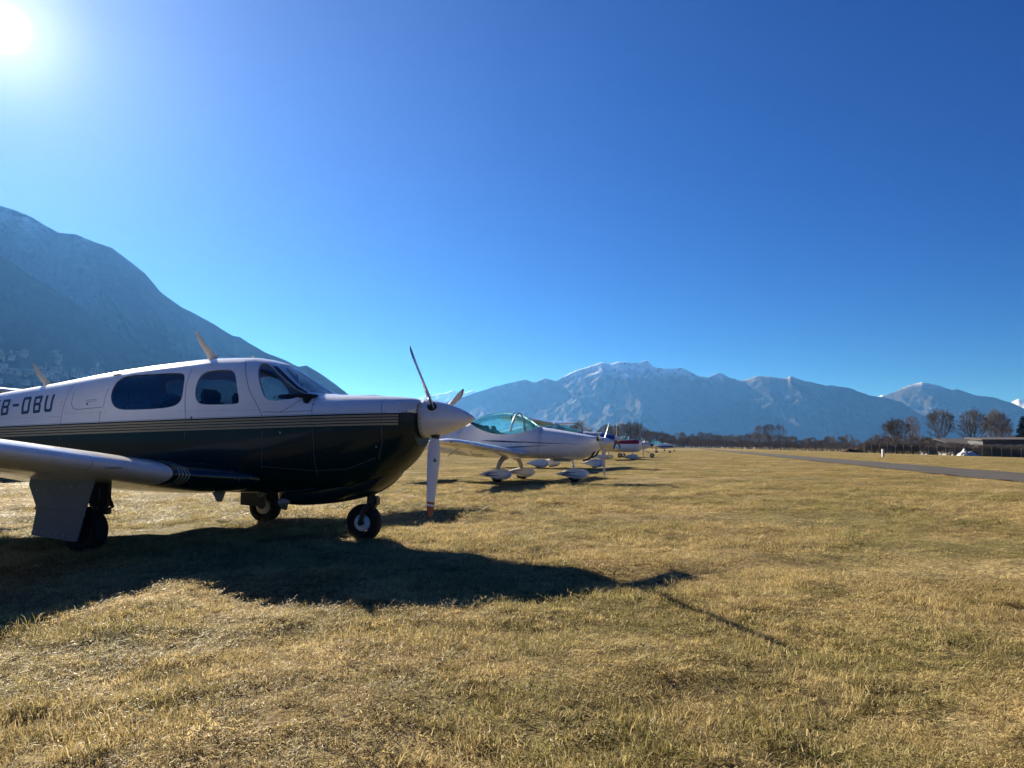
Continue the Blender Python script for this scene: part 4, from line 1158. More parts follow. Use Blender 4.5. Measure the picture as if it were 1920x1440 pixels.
# ------------------------------------------------------------------ trees, fence, buildings
def bark(name, a, b):
    t = NT(name); o_ = t.obj()
    return t.done(t.bsdf(t.mix(t.step(t.noise(o_, 1.2, 5, 0.7), 0.3, 0.7), a, b), 0.9, spec=0.15))
M_bark = bark("bark", (0.075, 0.064, 0.054), (0.13, 0.112, 0.095))
M_twig = bark("twigs", (0.105, 0.093, 0.082), (0.175, 0.155, 0.138))
M_twig2 = bark("pale_twigs", (0.16, 0.14, 0.115), (0.25, 0.215, 0.18))
M_needle = bark("needles", (0.010, 0.020, 0.014), (0.022, 0.040, 0.025))

def bare_tree(height, width, seed, limbs=8, sub=(6, 6, 4), twig_w=0.03, base=0.25, stems=1, lean=0.0):
    """leafless tree inside an egg-shaped crown; returns (trunk geo, crown geo), base at origin"""
    R_ = random.Random(seed); tr = []; cr = []
    cz = height * (base + 1.0) / 2 * 0.98; hz2 = height * (1 - base) / 2 * 1.04; hw = width / 2
    def clip(p_):
        q = Vector((p_.x / hw, p_.y / hw, (p_.z - cz) / hz2)); l_ = q.length
        if l_ <= 1: return p_
        k = R_.uniform(0.72, 1.16) / l_
        return Vector((p_.x * k, p_.y * k, cz + (p_.z - cz) * k))
    def strand(p0, p1, r0, r1, n_, seg, store, sag=0.0, wob=0.05):
        L_ = (p1 - p0).length; pts = [p0]
        for i in range(1, n_ + 1):
            u = i / n_; q = p0.lerp(p1, u)
            q = q + Vector((R_.gauss(0, wob), R_.gauss(0, wob), R_.gauss(0, wob * .5) - sag * math.sin(math.pi * u))) * L_ * (1 if i < n_ else 0.3)
            pts.append(q)
        store.append(tube_geo(pts, [r0 + (r1 - r0) * i / n_ for i in range(n_ + 1)], seg, False))
        return pts
    def along(pts, u):
        f = u * (len(pts) - 1); i = min(int(f), len(pts) - 2)
        return pts[i].lerp(pts[i + 1], f - i), (pts[i + 1] - pts[i]).normalized()
    def kids(pts, r, lev):
        L_ = sum((b_ - a_).length for a_, b_ in zip(pts[:-1], pts[1:]))
        for _ in range(sub[lev]):
            u = R_.uniform(0.25, 1.0) if lev else R_.uniform(0.3, 1.0)
            p_, d = along(pts, u)
            out = Vector((p_.x, p_.y, (p_.z - cz) * 0.7 + hz2 * 0.35)).normalized()
            rv_ = Vector((R_.gauss(0, 1), R_.gauss(0, 1), R_.gauss(0, 1))).normalized()
            nd = (d * 0.75 + rv_ * 0.75 + out * 0.35).normalized()
            q = clip(p_ + nd * L_ * R_.uniform(0.35, 0.62))
            if (q - p_).length < 0.05 * L_: continue
            r1 = max(twig_w * 0.5, r * 0.5 * (1.15 - 0.5 * u))
            ch = strand(p_, q, r1, max(twig_w * 0.4, r1 * 0.4), 3 if lev == 0 else 2, 4 if lev == 0 else 3, cr, 0.03, 0.06)
            if lev + 1 < len(sub): kids(ch, r1, lev + 1)
    for s_ in range(stems):
        a = R_.uniform(0, 6.28); off = Vector((math.cos(a), math.sin(a), 0)) * (0 if stems == 1 else hw * 0.25 * R_.random())
        r0 = height * 0.022 / (1 if stems == 1 else 1.7)
        fork = Vector((off.x * 1.3 + lean, off.y * 1.3, height * base * R_.uniform(0.9, 1.15)))
        strand(off, fork, r0 * 1.25, r0 * 0.85, 4, 7, tr, 0, 0.02)
        nl = limbs if stems == 1 else max(3, limbs // 2)
        for k in range(nl):
            a = 2 * math.pi * (k + R_.uniform(-.3, .3)) / nl; el = R_.uniform(0.15, 1.25) if k % 3 else R_.uniform(0.9, 1.45)
            tgt = Vector((math.cos(a) * math.cos(el) * hw, math.sin(a) * math.cos(el) * hw, cz + math.sin(el) * hz2)) * 1.0 + off * 0.4
            p0 = fork if k % 2 else Vector((off.x, off.y, 0)).lerp(fork, R_.uniform(0.7, 1.0))
            pts = strand(p0, tgt, r0 * R_.uniform(0.38, 0.62), twig_w * 0.6, 5, 5, tr, 0.07, 0.035)
            kids(pts, r0 * 0.4, 0)
    T_, C_ = join_geo(tr), join_geo(cr)
    return T_, C_

def tree_proto(name, geo, mats):
    root = bpy.data.objects.new(name, None)
    a = bpy.data.meshes.new("trunk"); a.from_pydata([tuple(v) for v in geo[0][0]], [], geo[0][1]); a.materials.append(mats[0])
    b = bpy.data.meshes.new("crown"); b.from_pydata([tuple(v) for v in geo[1][0]], [], geo[1][1]); b.materials.append(mats[1])
    return (a, b)

def plant_tree(name, proto, loc, rz, sc, label, cat="tree", group=None):
    r_ = empty(name, loc, rz); r_.scale = sc if isinstance(sc, tuple) else (sc, sc, sc)
    for nm, me in zip(("trunk", "crown"), proto):
        o = bpy.data.objects.new(nm, me); col.objects.link(o); o.parent = r_
    return tag(r_, label, cat, group)

P_far = [tree_proto("far", bare_tree(16, 11 - k, 100 + k, 6, (6, 5, 3), 0.085), (M_bark, M_twig if k % 2 else M_twig2)) for k in range(5)]
P_thin = [tree_proto("thin", bare_tree(16, 6.5, 200 + k, 6, (6, 5, 3), 0.08, 0.2), (M_bark, M_twig)) for k in range(3)]
P_bush = [tree_proto("bush", bare_tree(5, 6.0, 300 + k, 10, (5, 4, 3), 0.045, 0.06, 3), (M_bark, M_twig)) for k in range(3)]

def at_px(px, dist):
    """ground point seen in image column px at forward distance dist"""
    x = (px - 960) / FPX * dist * 1.0
    return (x, dist, float(ground_z(x, dist)))

tr_rng = random.Random(11)
prof = [(900, 812), (1060, 803), (1090, 796), (1120, 812), (1145, 797), (1160, 798), (1185, 797), (1205, 800), (1220, 812), (1270, 815), (1300, 813), (1340, 816), (1385, 818), (1420, 812), (1480, 815), (1500, 822), (1520, 818), (1537, 824), (1545, 814), (1575, 814), (1600, 812), (1606, 822)]
n_far = 0
px = 905.0
while px < 1606:
    top = float(np.interp(px, [q[0] for q in prof], [q[1] for q in prof]))
    D = tr_rng.uniform(520, 640)
    loc = at_px(px, D)
    hgt = (838 - top) / FPX * D + 0.9 + 1.0
    hgt *= tr_rng.choice((0.62, 0.8, 0.95, 1.0, 1.08))
    pr_ = tr_rng.choice(P_far + P_thin)
    s_ = hgt / 16.0
    plant_tree("bare_tree", pr_, loc, tr_rng.uniform(0, 6.28), (s_ * 1.15, s_ * 1.15, s_), "bare winter tree in the distant tree belt beyond the airfield", "tree", "trees of the distant belt")
    n_far += 1
    px += tr_rng.uniform(3.2, 5.6)
px = 905.0
while px < 1625:
    D = tr_rng.uniform(500, 640)
    hb = tr_rng.uniform(3.5, 7.5)
    s_ = hb / 5.0
    plant_tree("bare_bush", tr_rng.choice(P_bush), at_px(px, D), tr_rng.uniform(0, 6.28), (s_ * 1.6, s_ * 1.6, s_), "leafless bush at the foot of the distant tree belt", "bush", "undergrowth of the distant belt")
    px += tr_rng.uniform(4, 8)
for px, top, lab in ((1424, 797, "leftmost of the three taller trees standing out of the distant belt"), (1441, 795, "middle one of the three taller trees standing out of the distant belt"), (1461, 797, "rightmost of the three taller trees standing out of the distant belt")):
    D = 560; hgt = (838 - top) / FPX * D + 2.4
    plant_tree("bare_tree", P_far[tr_rng.randrange(5)], at_px(px, D), tr_rng.uniform(0, 6.28), (hgt / 16 * .95, hgt / 16 * .95, hgt / 16), lab, "tree")
plant_tree("bare_bush", P_bush[1], at_px(1617, 330), 0.5, (0.95, 0.95, 0.85), "lone small leafless bush right of the earth heap", "bush")

near_trees = [
    (1678, 785, 250, 9.5, dict(limbs=11, sub=(8, 6, 4), twig_w=0.05, base=0.20), (M_bark, M_bark), "dark spreading bare tree, leftmost of the trees behind the fence"),
    (1708, 780, 285, 6.5, dict(limbs=8, sub=(7, 5, 4), twig_w=0.04, base=0.35), (M_bark, M_twig2), "slender pale bare tree just right of the dark spreading one"),
    (1763, 767, 260, 9.5, dict(limbs=11, sub=(8, 6, 4), twig_w=0.042, base=0.30), (M_bark, M_twig), "tall round-crowned bare tree standing alone left of the white-walled building"),
    (1822, 767, 250, 9.5, dict(limbs=11, sub=(8, 6, 4), twig_w=0.042, base=0.25), (M_bark, M_twig), "broad bare tree rising behind the white-walled building"),
    (1868, 771, 255, 9.0, dict(limbs=14, sub=(7, 6, 4), twig_w=0.042, base=0.15, stems=3), (M_bark, M_twig2), "dense many-stemmed bare tree beside the dark conifer"),
]
for k, (px, top, D, wd, kw, mats, lab) in enumerate(near_trees):
    loc = at_px(px, D); hgt = (838 - top) / FPX * D + 0.9 - loc[2]
    plant_tree("bare_tree", tree_proto("n", bare_tree(hgt, wd, 500 + k, **kw), mats), loc, tr_rng.uniform(0, 6.28), 1.0, lab, "tree")
for px, h_, D in ((1636, 4.6, 262), (1650, 6.2, 258), (1662, 5.6, 268), (1694, 6.4, 262), (1720, 6.6, 266), (1732, 5.5, 268), (1742, 5.9, 272), (1786, 4.2, 280), (1848, 6.5, 262), (1892, 7.0, 268)):
    s_ = h_ / 5.0
    plant_tree("bare_bush", tr_rng.choice(P_bush), at_px(px, D), tr_rng.uniform(0, 6.28), (s_ * 1.3, s_ * 1.3, s_), "bushy leafless shrub under the bare trees behind the fence", "bush", "shrubs behind the fence")

px = 1622.0
while px < 1960:
    D = float(np.interp(px, (1618, 1990), (212, 180))) + tr_rng.uniform(1.0, 8.0); s_ = tr_rng.uniform(2.0, 3.6) / 5.0
    plant_tree("bare_bush", tr_rng.choice(P_bush), at_px(px, D), tr_rng.uniform(0, 6.28), (s_ * 1.9, s_ * 1.9, s_), "low leafless scrub growing right behind the wire fence", "bush", "scrub along the fence")
    px += tr_rng.uniform(7, 12)

# dark conifer at the right edge
def conifer(h):
    R_ = random.Random(3); tr = [tube_geo([(0, 0, 0), (0, 0, h * .5), (0, 0, h)], [0.28, 0.18, 0.02], 7)]; V = []; Fc = []
    z = h * 0.08
    while z < h * 0.985:
        L_ = (h - z) * 0.30 + 0.25
        for k in range(11):
            a = R_.uniform(0, 6.28); l_ = L_ * R_.uniform(0.65, 1.1); dz = R_.uniform(-0.35, -0.05) * l_
            d = Vector((math.cos(a), math.sin(a), 0)); sd = Vector((-d.y, d.x, 0))
            for j in range(9):
                u = 0.15 + 0.85 * j / 8; c_ = d * l_ * u + Vector((0, 0, z + dz * u + R_.uniform(-.1, .1)))
                for m_ in range(3):
                    w_ = l_ * 0.16 * (1.15 - u) + 0.10
                    e = (sd * R_.uniform(-1, 1) + d * R_.uniform(0, .6) + Vector((0, 0, R_.uniform(-.5, .2)))).normalized() * w_ * 2.2
                    o_ = len(V); V += [c_ + d * 0.08 + Vector((0, 0, .06)), c_ - d * 0.08, c_ + e]; Fc.append((o_, o_ + 1, o_ + 2))
        z += h * 0.035
    return join_geo(tr), (V, Fc)
loc = at_px(1917, 235)
cg = conifer((838 - 778) / FPX * 235 + 0.9 - loc[2])
plant_tree("conifer", tree_proto("c", ([Vector(v) for v in cg[0][0]], cg[0][1]), (M_bark, M_needle)) if False else (lambda a, b: (a, b))(*[mesh_from(n_, g_[0], g_[1]) for n_, g_ in (("trunk", cg[0]), ("crown", cg[1]))]), loc, 0.0, (1.25, 1.25, 1.0), "dark green conifer at the right edge", "tree")
for ch_, m_ in zip(bpy.data.objects[-1:] and [o for o in col.objects if o.parent and o.parent.name == "conifer"], (M_bark, M_needle)):
    ch_.data.materials.append(m_)

# perimeter fence
t = NT("fence_green"); M_fence = t.done(t.bsdf((0.030, 0.040, 0.034), 0.6, metal=0.3))
t = NT("fence_post"); M_fpost = t.done(t.bsdf((0.34, 0.35, 0.33), 0.6, metal=0.2))
fa = at_px(1618, 205); fb = at_px(1990, 172)
fl = math.hypot(fb[0] - fa[0], fb[1] - fa[1]); fang = math.atan2(fb[1] - fa[1], fb[0] - fa[0])
fence = empty("wire_fence", fa, fang)
tag(fence, "long dark green wire mesh fence along the far side of the field", "fence")
nP = int(fl / 2.0)
panel_g = [box_geo((0.05 + 1.9 * k / 19, 0, 0.98), (0.03, 0.03, 1.85)) for k in range(20)] + [box_geo((1.0, 0, 0.10 + 1.75 * k / 7), (2.0, 0.026, 0.026)) for k in range(8)]
pm_ = mesh_from("mesh_panel", *join_geo(panel_g)); pm_.materials.append(M_fence)
po_ = mesh_from("post", *join_geo([tube_geo([(0, 0, -0.2), (0, 0, 2.05)], 0.055, 8), tube_geo([(0, 0, 2.05), (0, -0.12, 2.28)], 0.03, 6)])); po_.materials.append(M_fpost)
for k in range(nP + 1):
    wx = fa[0] + math.cos(fang) * 2.0 * k; wy = fa[1] + math.sin(fang) * 2.0 * k
    dz = float(ground_z(wx, wy)) - fa[2]
    o = bpy.data.objects.new("post", po_); col.objects.link(o); o.parent = fence; o.location = (2.0 * k, 0, dz)
    if k < nP:
        o = bpy.data.objects.new("mesh_panel", pm_); col.objects.link(o); o.parent = fence; o.location = (2.0 * k, 0, dz); tag(o, kind="stuff")

# buildings behind the fence
t = NT("roof_dark"); p_ = t.pos(); M_roof = t.done(t.bsdf(t.mix(t.noise(p_, 1.5, 4), (0.035, 0.03, 0.028), (0.07, 0.06, 0.055)), 0.8))
t = NT("wall_white"); p_ = t.pos(); M_wallw = t.done(t.bsdf(t.mix(t.noise(p_, 0.8, 4), (0.60, 0.58, 0.55), (0.75, 0.73, 0.70)), 0.8))
t = NT("wall_dark"); p_ = t.pos(); M_walld = t.done(t.bsdf(t.mix(t.noise(p_, 0.8, 4), (0.05, 0.055, 0.06), (0.09, 0.095, 0.10)), 0.8))
t = NT("window_dark"); M_wdark = t.done(t.bsdf((0.02, 0.025, 0.03), 0.15))
def building(loc, rz, L_, W_, H_, label, wallm, over, slope, nwin, eave):
    r_ = empty("low_building", loc, rz)
    tag(r_, label, "building")
    part("wall", box_geo((0, 0, H_ / 2), (L_, W_, H_)), wallm, r_)
    a = W_ / 2 + over
    rf = part("roof", ([(-L_ / 2 - over, -a, H_ + 0.02), (L_ / 2 + over, -a, H_ + 0.02 + 0), (L_ / 2 + over, a, H_ + slope), (-L_ / 2 - over, a, H_ + slope),
                        (-L_ / 2 - over, -a, H_ + 0.02 + eave), (L_ / 2 + over, -a, H_ + 0.02 + eave), (L_ / 2 + over, a, H_ + slope + eave), (-L_ / 2 - over, a, H_ + slope + eave)],
                       [(3, 2, 1, 0), (4, 5, 6, 7), (0, 1, 5, 4), (1, 2, 6, 5), (2, 3, 7, 6), (3, 0, 4, 7)]), M_roof, r_)
    part("gutter", tube_geo([(-L_ / 2 - over, -a - 0.06, H_ + eave * .6), (L_ / 2 + over, -a - 0.06, H_ + eave * .6)], 0.07, 6), wallm, rf)
    for k in range(nwin):
        x = -L_ / 2 + L_ * (k + 0.5) / nwin
        wn_ = part("window", box_geo((x, -W_ / 2 - 0.02, H_ * 0.55), (L_ / nwin * 0.5, 0.08, H_ * 0.4)), M_wallw, r_)
        part("pane", box_geo((x, -W_ / 2 - 0.05, H_ * 0.55), (L_ / nwin * 0.44, 0.06, H_ * 0.34)), M_wdark, wn_)
    return r_
building(at_px(1800, 226), 0.10, 10.5, 7, 3.3, "low building with white wall and dark sloping roof behind the fence", M_wallw, 0.9, 1.6, 3, 0.22)
building(at_px(1884, 218), -0.06, 17, 8, 4.6, "long dark flat-roofed building behind the fence at the right edge", M_walld, 0.6, 0.7, 6, 0.3)
building(at_px(1748, 262), 0.05, 7, 5, 2.6, "small pale shed seen low under the tall round-crowned tree", M_wallw, 0.3, 0.4, 2, 0.15)

# white marker post, tarpaulin heap, earth mound
mk = px_ground(1656, 857)
part_root = empty("marker_post", tuple(mk)); tag(part_root, "short white marker post in front of the fence", "post")
dm = math.hypot(mk[0], mk[1]); mh_ = 12.5 / FPX * dm
part("shaft", box_geo((0, 0, mh_ / 2), (mh_ * .28, mh_ * .28, mh_), None, 0.02), M_wallw, part_root)
part("cap", box_geo((0, 0, mh_ + 0.02), (mh_ * .33, mh_ * .33, 0.05), None, 0.01), M_wallw, part_root)

def lump(name, loc, sx, sy, peaks, seed, mat, label, cat, rough=0.12, n_=48, rz=0.0):
    g = np.linspace(-1, 1, n_); X, Y = np.meshgrid(g, g)
    Z = np.zeros_like(X)
    for (cx, cy, rx, ry, h_) in peaks:
        d = np.hypot((X - cx) / rx, (Y - cy) / ry); Z = np.maximum(Z, h_ * np.clip(1 - d, 0, 1) ** 0.8)
    Z += (ridged(X * 3.2, Y * 3.2, 4, seed) - 0.5) * rough * (Z > 0.01) * 2
    Z = np.where(np.maximum(abs(X), abs(Y)) > 0.97, -0.1, Z)
    o = link(name, grid_mesh(name, np.stack([X * sx, Y * sy, np.maximum(Z, -0.1)], -1)), mat)
    o.location = loc; o.rotation_euler = (0, 0, rz)
    return tag(o, label, cat)
t = NT("tarpaulin"); p_ = t.pos(); M_tarp = t.done(t.bsdf(t.mix(t.noise(p_, 2, 3), (0.42, 0.42, 0.42), (0.55, 0.55, 0.55)), 0.55))
t = NT("earth"); p_ = t.pos(); M_earth = t.done(t.bsdf(t.mix(t.noise(p_, 1.2, 5, 0.7), (0.035, 0.024, 0.017), (0.10, 0.07, 0.045)), 0.95, spec=0.1))
tl = at_px(1812, 166); td = math.hypot(tl[0], tl[1]) / FPX
lump("tarpaulin_heap", tuple(tl), 17 * td, 1.6, [(-.35, 0, .38, .9, 13 * td), (-.55, 0, .45, .9, 8 * td), (.25, 0, .6, .8, 8 * td), (.1, 0, .9, .9, 5 * td)], 4, M_tarp, "white tarpaulin-covered heap lying in front of the fence", "tarpaulin", 0.22)
el = at_px(1598, 300)
lump("earth_mound", el, 5.2, 3.0, [(-.3, 0, .6, .9, 1.5), (.3, 0, .55, .9, 1.8), (.75, 0, .25, .6, 0.8)], 8, M_earth, "low heap of dark brown earth left of the fence", "mound", 0.35)

# houses of the village on the lower slope
from mathutils.bvhtree import BVHTree
dgh = bpy.context.evaluated_depsgraph_get()
bvhs = []
for o in col.objects:
    if o.get("kind") == "structure" and (o.name.startswith("hillside") or o.name == "mountain"):
        bvhs.append(BVHTree.FromPolygons([tuple(v.co) for v in o.data.vertices], [tuple(p_.vertices) for p_ in o.data.polygons]))
def cast(px, py):
    r_ = Vector(ray(px, py)).normalized(); best = None
    for b_ in bvhs:
        h_ = b_.ray_cast(Vector((0, 0, EYE)), r_, 30000)
        if h_[0] is not None and (best is None or h_[3] < best[1]): best = (h_[0], h_[3])
    return best
M_h1 = paint("house_white", (0.42, 0.41, 0.39), 0.8, 0.0); M_h2 = paint("house_ochre", (0.45, 0.36, 0.26), 0.8, 0.0)
t = NT("house_roof"); M_hr = t.done(t.bsdf((0.16, 0.12, 0.10), 0.55))
t = NT("house_roof_metal"); M_hr2 = t.done(t.bsdf((0.40, 0.42, 0.45), 0.35, metal=0.5))
hr = random.Random(5)
def house_mesh(w, d, h, rf):
    walls = mesh_from("wall", *box_geo((0, 0, h / 2 - 2), (w, d, h + 4)))
    e = 0.6
    V = [(-w/2-e, -d/2-e, h-.1), (w/2+e, -d/2-e, h-.1), (w/2+e, d/2+e, h-.1), (-w/2-e, d/2+e, h-.1), (-w/2-e, 0, h+rf), (w/2+e, 0, h+rf)]
    roof = mesh_from("roof", V, [(3, 2, 1, 0), (0, 1, 5, 4), (2, 3, 4, 5), (0, 4, 3), (1, 2, 5)])
    win = mesh_from("window_row", *join_geo([box_geo((-w/2 + w*(i+.5)/4, -d/2 - .03, h*.35 + j*h*.42), (w*.11, .1, h*.2)) for i in range(4) for j in range(2)]))
    return walls, roof, win
HM = []
for w, d, h, rf, wm, rm in ((13, 9, 7, 2.6, M_h1, M_hr), (10, 8, 6, 2.2, M_h1, M_hr), (18, 10, 9, 2.0, M_h2, M_hr), (26, 12, 8, 1.2, M_h1, M_hr2), (9, 9, 8, 3.0, M_h2, M_hr)):
    a, b, c_ = house_mesh(w, d, h, rf); a.materials.append(wm); b.materials.append(rm); c_.materials.append(M_wdark); HM.append((a, b, c_))
spots = []
for k in range(46): spots.append((hr.uniform(-60, 118), hr.gauss(700, 15)))
for k in range(26): spots.append((hr.uniform(60, 330), hr.gauss(706, 9)))
for k in range(10): spots.append((hr.uniform(0, 66), hr.gauss(668, 4)))
spots += [(4, 674), (104, 663), (122, 703), (2, 689)]
for (px, py) in spots:
    if py > 726 or py < 655: continue
    c_ = cast(px, py)
    if c_ is None: continue
    q = c_[0]; k = hr.randrange(5)
    r_ = empty("village_house", (q.x, q.y, q.z), math.atan2(q.y, q.x) - math.pi / 2 + hr.uniform(-.7, .7))
    s_ = c_[1] / 2300 * hr.uniform(0.75, 1.15); r_.scale = (s_, s_, s_)
    tag(r_, "small pale house of the village on the lower slope at left", "house", "houses of the hillside village")
    for nm, me in zip(("wall", "roof", "windows"), HM[k]):
        o = bpy.data.objects.new(nm, me); col.objects.link(o); o.parent = r_
        if nm == "windows": tag(o, kind="stuff")

# ------------------------------------------------------------------ grass blades
t = NT("grass_blades"); p = t.pos()
c, sml, med = grass_colour(t, p)
oi = t.n("ShaderNodeObjectInfo")
rnd = oi.outputs["Random"]
at_ = t.n("ShaderNodeAttribute"); at_.attribute_name = "shade"
c = t.mix(t.math('MULTIPLY', t.step(rnd, 0.55, 1.0), 0.35), c, (0.60, 0.45, 0.20))
c = t.mix(t.math('MULTIPLY', t.math('LESS_THAN', rnd, 0.20), 0.5), c, (0.16, 0.16, 0.035))
hsv = t.n("ShaderNodeHueSaturation"); t.l(c, hsv.inputs["Color"])
t.l(t.math('ADD', 0.55, t.math('MULTIPLY', t.math('FRACT', t.math('MULTIPLY', rnd, 37.0)), 0.8)), hsv.inputs["Value"])
hsv.inputs["Saturation"].default_value = 1.0
c = hsv.outputs[0]
c = t.mix(at_.outputs["Fac"], c, (0.68, 0.55, 0.29))
b1 = t.n("ShaderNodeBsdfPrincipled"); t.l(c, b1.inputs["Base Color"]); b1.inputs["Roughness"].default_value = 0.5; b1.inputs["Specular IOR Level"].default_value = 0.10
b2 = t.n("ShaderNodeBsdfTranslucent"); t.l(c, b2.inputs[0])
mx = t.n("ShaderNodeMixShader"); mx.inputs[0].default_value = 0.45
t.l(b1.outputs[0], mx.inputs[1]); t.l(b2.outputs[0], mx.inputs[2])
M_grass = t.done(mx.outputs[0])

tuft_col = bpy.data.collections.new("grass_tufts")
gr = random.Random(21)
def tuft(nb, rad, hmin, hmax, wid, flat):
    V = []; Fc = []; sh = []
    wind = gr.uniform(0, 6.28)
    for _ in range(nb):
        a = gr.uniform(0, 6.28); r_ = rad * math.sqrt(gr.random()); base = Vector((math.cos(a) * r_, math.sin(a) * r_, -0.004))
        da = wind + gr.gauss(0, 1.3); d = Vector((math.cos(da), math.sin(da), 0)); sd = Vector((-d.y, d.x, 0))
        L_ = gr.uniform(hmin, hmax); lean = gr.uniform(0.25, 1.25) * flat; w_ = wid * gr.uniform(0.6, 1.4)
        tw = gr.uniform(-.8, .8); sd = (sd * math.cos(tw) + Vector((0, 0, 1)) * math.sin(tw) * .6).normalized()
        p0 = base; th = lean * 0.5; p1 = p0 + (d * math.sin(th) + Vector((0, 0, math.cos(th)))) * L_ * 0.5
        th = min(1.85, lean * 1.15); p2 = p1 + (d * math.sin(th) + Vector((0, 0, math.cos(th)))) * L_ * 0.5
        p2.z = max(p2.z, 0.003)
        o_ = len(V)
        V += [p0 - sd * w_ * .5, p0 + sd * w_ * .5, p1 - sd * w_ * .42, p1 + sd * w_ * .42, p2]
        Fc += [(o_, o_ + 1, o_ + 3, o_ + 2), (o_ + 2, o_ + 3, o_ + 4)]
        s_ = gr.random() ** 3 * 0.9; sh += [s_] * 5
    me = mesh_from("tuft", V, Fc); me.materials.append(M_grass)
    at = me.attributes.new("shade", 'FLOAT', 'POINT'); at.data.foreach_set("value", sh)
    o = bpy.data.objects.new("tuft", me); tuft_col.objects.link(o)
TUFTS = [(90, .085, .015, .040, .0024, 2.0), (90, .085, .012, .036, .0024, 2.2), (80, .08, .018, .046, .0024, 1.8), (70, .075, .02, .05, .0022, 1.6), (90, .10, .012, .034, .0028, 2.5), (90, .10, .010, .030, .0028, 2.6), (60, .06, .022, .055, .0022, 1.5), (90, .09, .014, .040, .0024, 2.2)]
for a_ in TUFTS: tuft(*a_)

def scatter(y0, y1, dens, hw, sxy, sz, seed):
    r_ = np.random.default_rng(seed)
    wmax = hw * y1 + 1.0
    n_ = int(dens * (y1 - y0) * 2 * wmax)
    y = r_.uniform(y0, y1, n_); x = r_.uniform(-wmax, wmax, n_)
    k = np.abs(x) < hw * y + 1.0
    x, y = x[k], y[k]
    # leave the taxiway free
    s_ = x * TW_N[0] + y * TW_N[1]
    k = (s_ < TW_A - 0.05) | (s_ > TW_B + 0.05)
    x, y = x[k], y[k]
    # tufts are taller and thicker in clumps, thin in worn spots
    cl = fbm(x * 1.6, y * 1.6, 3, 50); worn = fbm(x * 0.5, y * 0.5, 3, 60)
    k = r_.random(len(x)) < np.clip(1.15 - 5.5 * np.clip(worn - 0.50, 0, 1), 0.12, 1)
    x, y, cl, worn = x[k], y[k], cl[k], worn[k]
    n_ = len(x)
    hz_ = sz * (0.6 + 0.55 * np.clip((cl - 0.35) / 0.3, 0, 1.2) ** 1.3) * r_.uniform(0.75, 1.25, n_)
    sx_ = sxy * r_.uniform(0.8, 1.35, n_)
    idx = r_.integers(0, 8, n_)
    idx = np.where((cl > 0.60) & (r_.random(n_) < 0.5), r_.choice([2, 3, 6], n_), idx)
    idx = np.where((worn > 0.58) & (r_.random(n_) < 0.7), r_.choice([4, 5], n_), idx)
    return np.stack([x, y, ground_z(x, y)], 1), np.stack([sx_, sx_, hz_], 1), r_.uniform(0, 2 * math.pi, n_), idx
parts_ = [scatter(1.2, 4.5, 330, 0.95, 1.0, 1.0, 1), scatter(4.5, 9, 260, 0.80, 1.05, 1.0, 2), scatter(9, 18, 120, 0.74, 1.5, 1.0, 3), scatter(18, 38, 42, 0.72, 2.6, 1.15, 4), scatter(38, 90, 9, 0.72, 5.5, 1.2, 5), scatter(90, 200, 2.2, 0.72, 11, 1.4, 6)]
pos_ = np.concatenate([a_[0] for a_ in parts_]); scl_ = np.concatenate([a_[1] for a_ in parts_]); rot_ = np.concatenate([a_[2] for a_ in parts_]); idx_ = np.concatenate([a_[3] for a_ in parts_])
gm_ = bpy.data.meshes.new("grass")
gm_.vertices.add(len(pos_)); gm_.vertices.foreach_set("co", pos_.astype(np.float32).reshape(-1))
a_ = gm_.attributes.new("scl", 'FLOAT_VECTOR', 'POINT'); a_.data.foreach_set("vector", scl_.astype(np.float32).reshape(-1))
rv = np.zeros((len(pos_), 3), np.float32); rv[:, 2] = rot_; rv[:, 0] = np.random.default_rng(77).normal(0, 0.20, len(pos_)); rv[:, 1] = np.random.default_rng(78).normal(0, 0.20, len(pos_))
far_ = pos_[:, 1] > 18; rv[far_, 0] = 0; rv[far_, 1] = 0
a_ = gm_.attributes.new("rot", 'FLOAT_VECTOR', 'POINT'); a_.data.foreach_set("vector", rv.reshape(-1))
a_ = gm_.attributes.new("pick", 'INT', 'POINT'); a_.data.foreach_set("value", idx_.astype(np.int32))
gm_.update()
grass = link("grass", gm_, M_grass)
tag(grass, "short dry straw-coloured grass covering the airfield", kind="stuff")
ng = bpy.data.node_groups.new("scatter_grass", 'GeometryNodeTree')
ng.interface.new_socket("Geometry", in_out='INPUT', socket_type='NodeSocketGeometry')
ng.interface.new_socket("Geometry", in_out='OUTPUT', socket_type='NodeSocketGeometry')
gi = ng.nodes.new("NodeGroupInput"); go = ng.nodes.new("NodeGroupOutput")
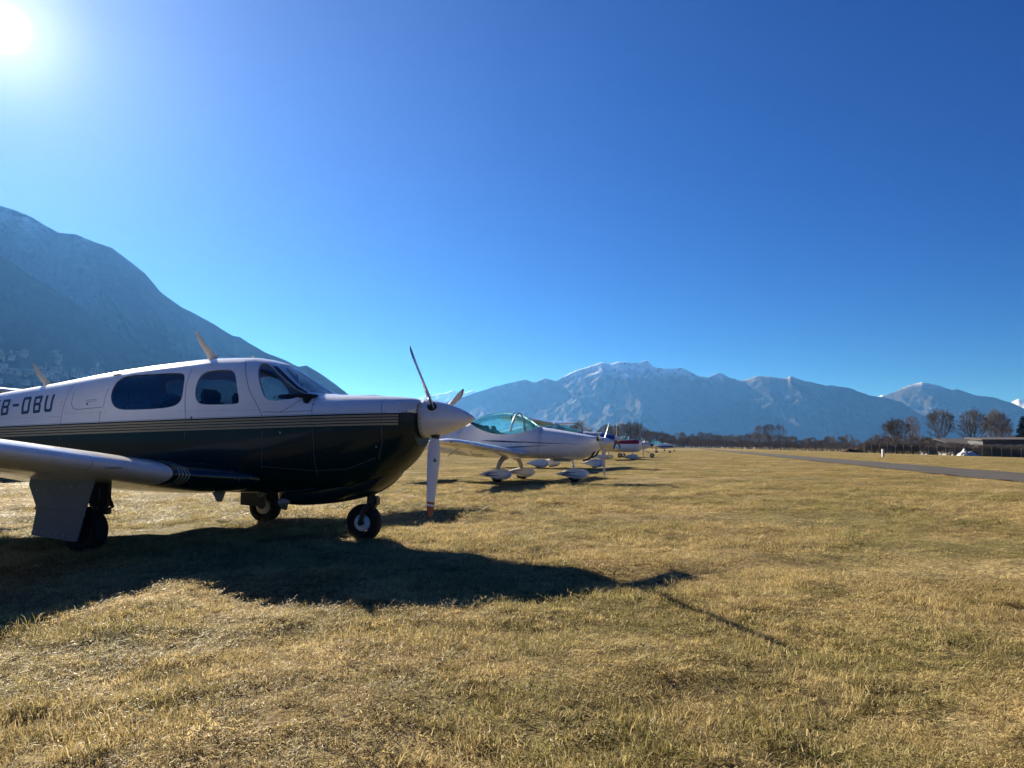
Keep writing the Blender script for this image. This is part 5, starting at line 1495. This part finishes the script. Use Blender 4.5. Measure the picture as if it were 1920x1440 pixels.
iop = ng.nodes.new("GeometryNodeInstanceOnPoints"); ci = ng.nodes.new("GeometryNodeCollectionInfo")
ci.inputs[0].default_value = tuft_col; ci.inputs[1].default_value = True; ci.inputs[2].default_value = True
def named(nm, ty):
    q = ng.nodes.new("GeometryNodeInputNamedAttribute"); q.data_type = ty; q.inputs[0].default_value = nm
    return [s_ for s_ in q.outputs if s_.enabled][0]
ng.links.new(gi.outputs[0], iop.inputs["Points"]); ng.links.new(ci.outputs[0], iop.inputs["Instance"])
iop.inputs["Pick Instance"].default_value = True
ng.links.new(named("pick", 'INT'), iop.inputs["Instance Index"])
e2r = ng.nodes.new("FunctionNodeEulerToRotation"); ng.links.new(named("rot", 'FLOAT_VECTOR'), e2r.inputs[0])
ng.links.new(e2r.outputs[0], iop.inputs["Rotation"]); ng.links.new(named("scl", 'FLOAT_VECTOR'), iop.inputs["Scale"])
ng.links.new(iop.outputs[0], go.inputs[0])
grass.modifiers.new("scatter", 'NODES').node_group = ng
print("grass tufts", len(pos_), "far trees", n_far)


# ------------------------------------------------------------------ haze (air of the valley)
hz = bmesh.new()
bmesh.ops.create_cube(hz, size=1.0)
bmesh.ops.scale(hz, vec=(64000, 64000, 1990), verts=hz.verts)
bmesh.ops.translate(hz, vec=(0, 0, 1990 / 2 - 60), verts=hz.verts)
me = bpy.data.meshes.new("haze"); hz.to_mesh(me); hz.free()
mh = bpy.data.materials.new("haze"); mh.use_nodes = True
for n_ in list(mh.node_tree.nodes): mh.node_tree.nodes.remove(n_)
ho = mh.node_tree.nodes.new("ShaderNodeOutputMaterial")
hv = mh.node_tree.nodes.new("ShaderNodeVolumePrincipled")
hv.inputs["Color"].default_value = (0.062, 0.20, 0.50, 1)
hv.inputs["Absorption Color"].default_value = (1, 1, 1, 1)
hv.inputs["Density"].default_value = 6.5e-5
hv.inputs["Anisotropy"].default_value = 0.43
mh.node_tree.links.new(hv.outputs[0], ho.inputs["Volume"])
haze = link("haze", me, mh)
tag(haze, "thin blue valley haze", kind="stuff")
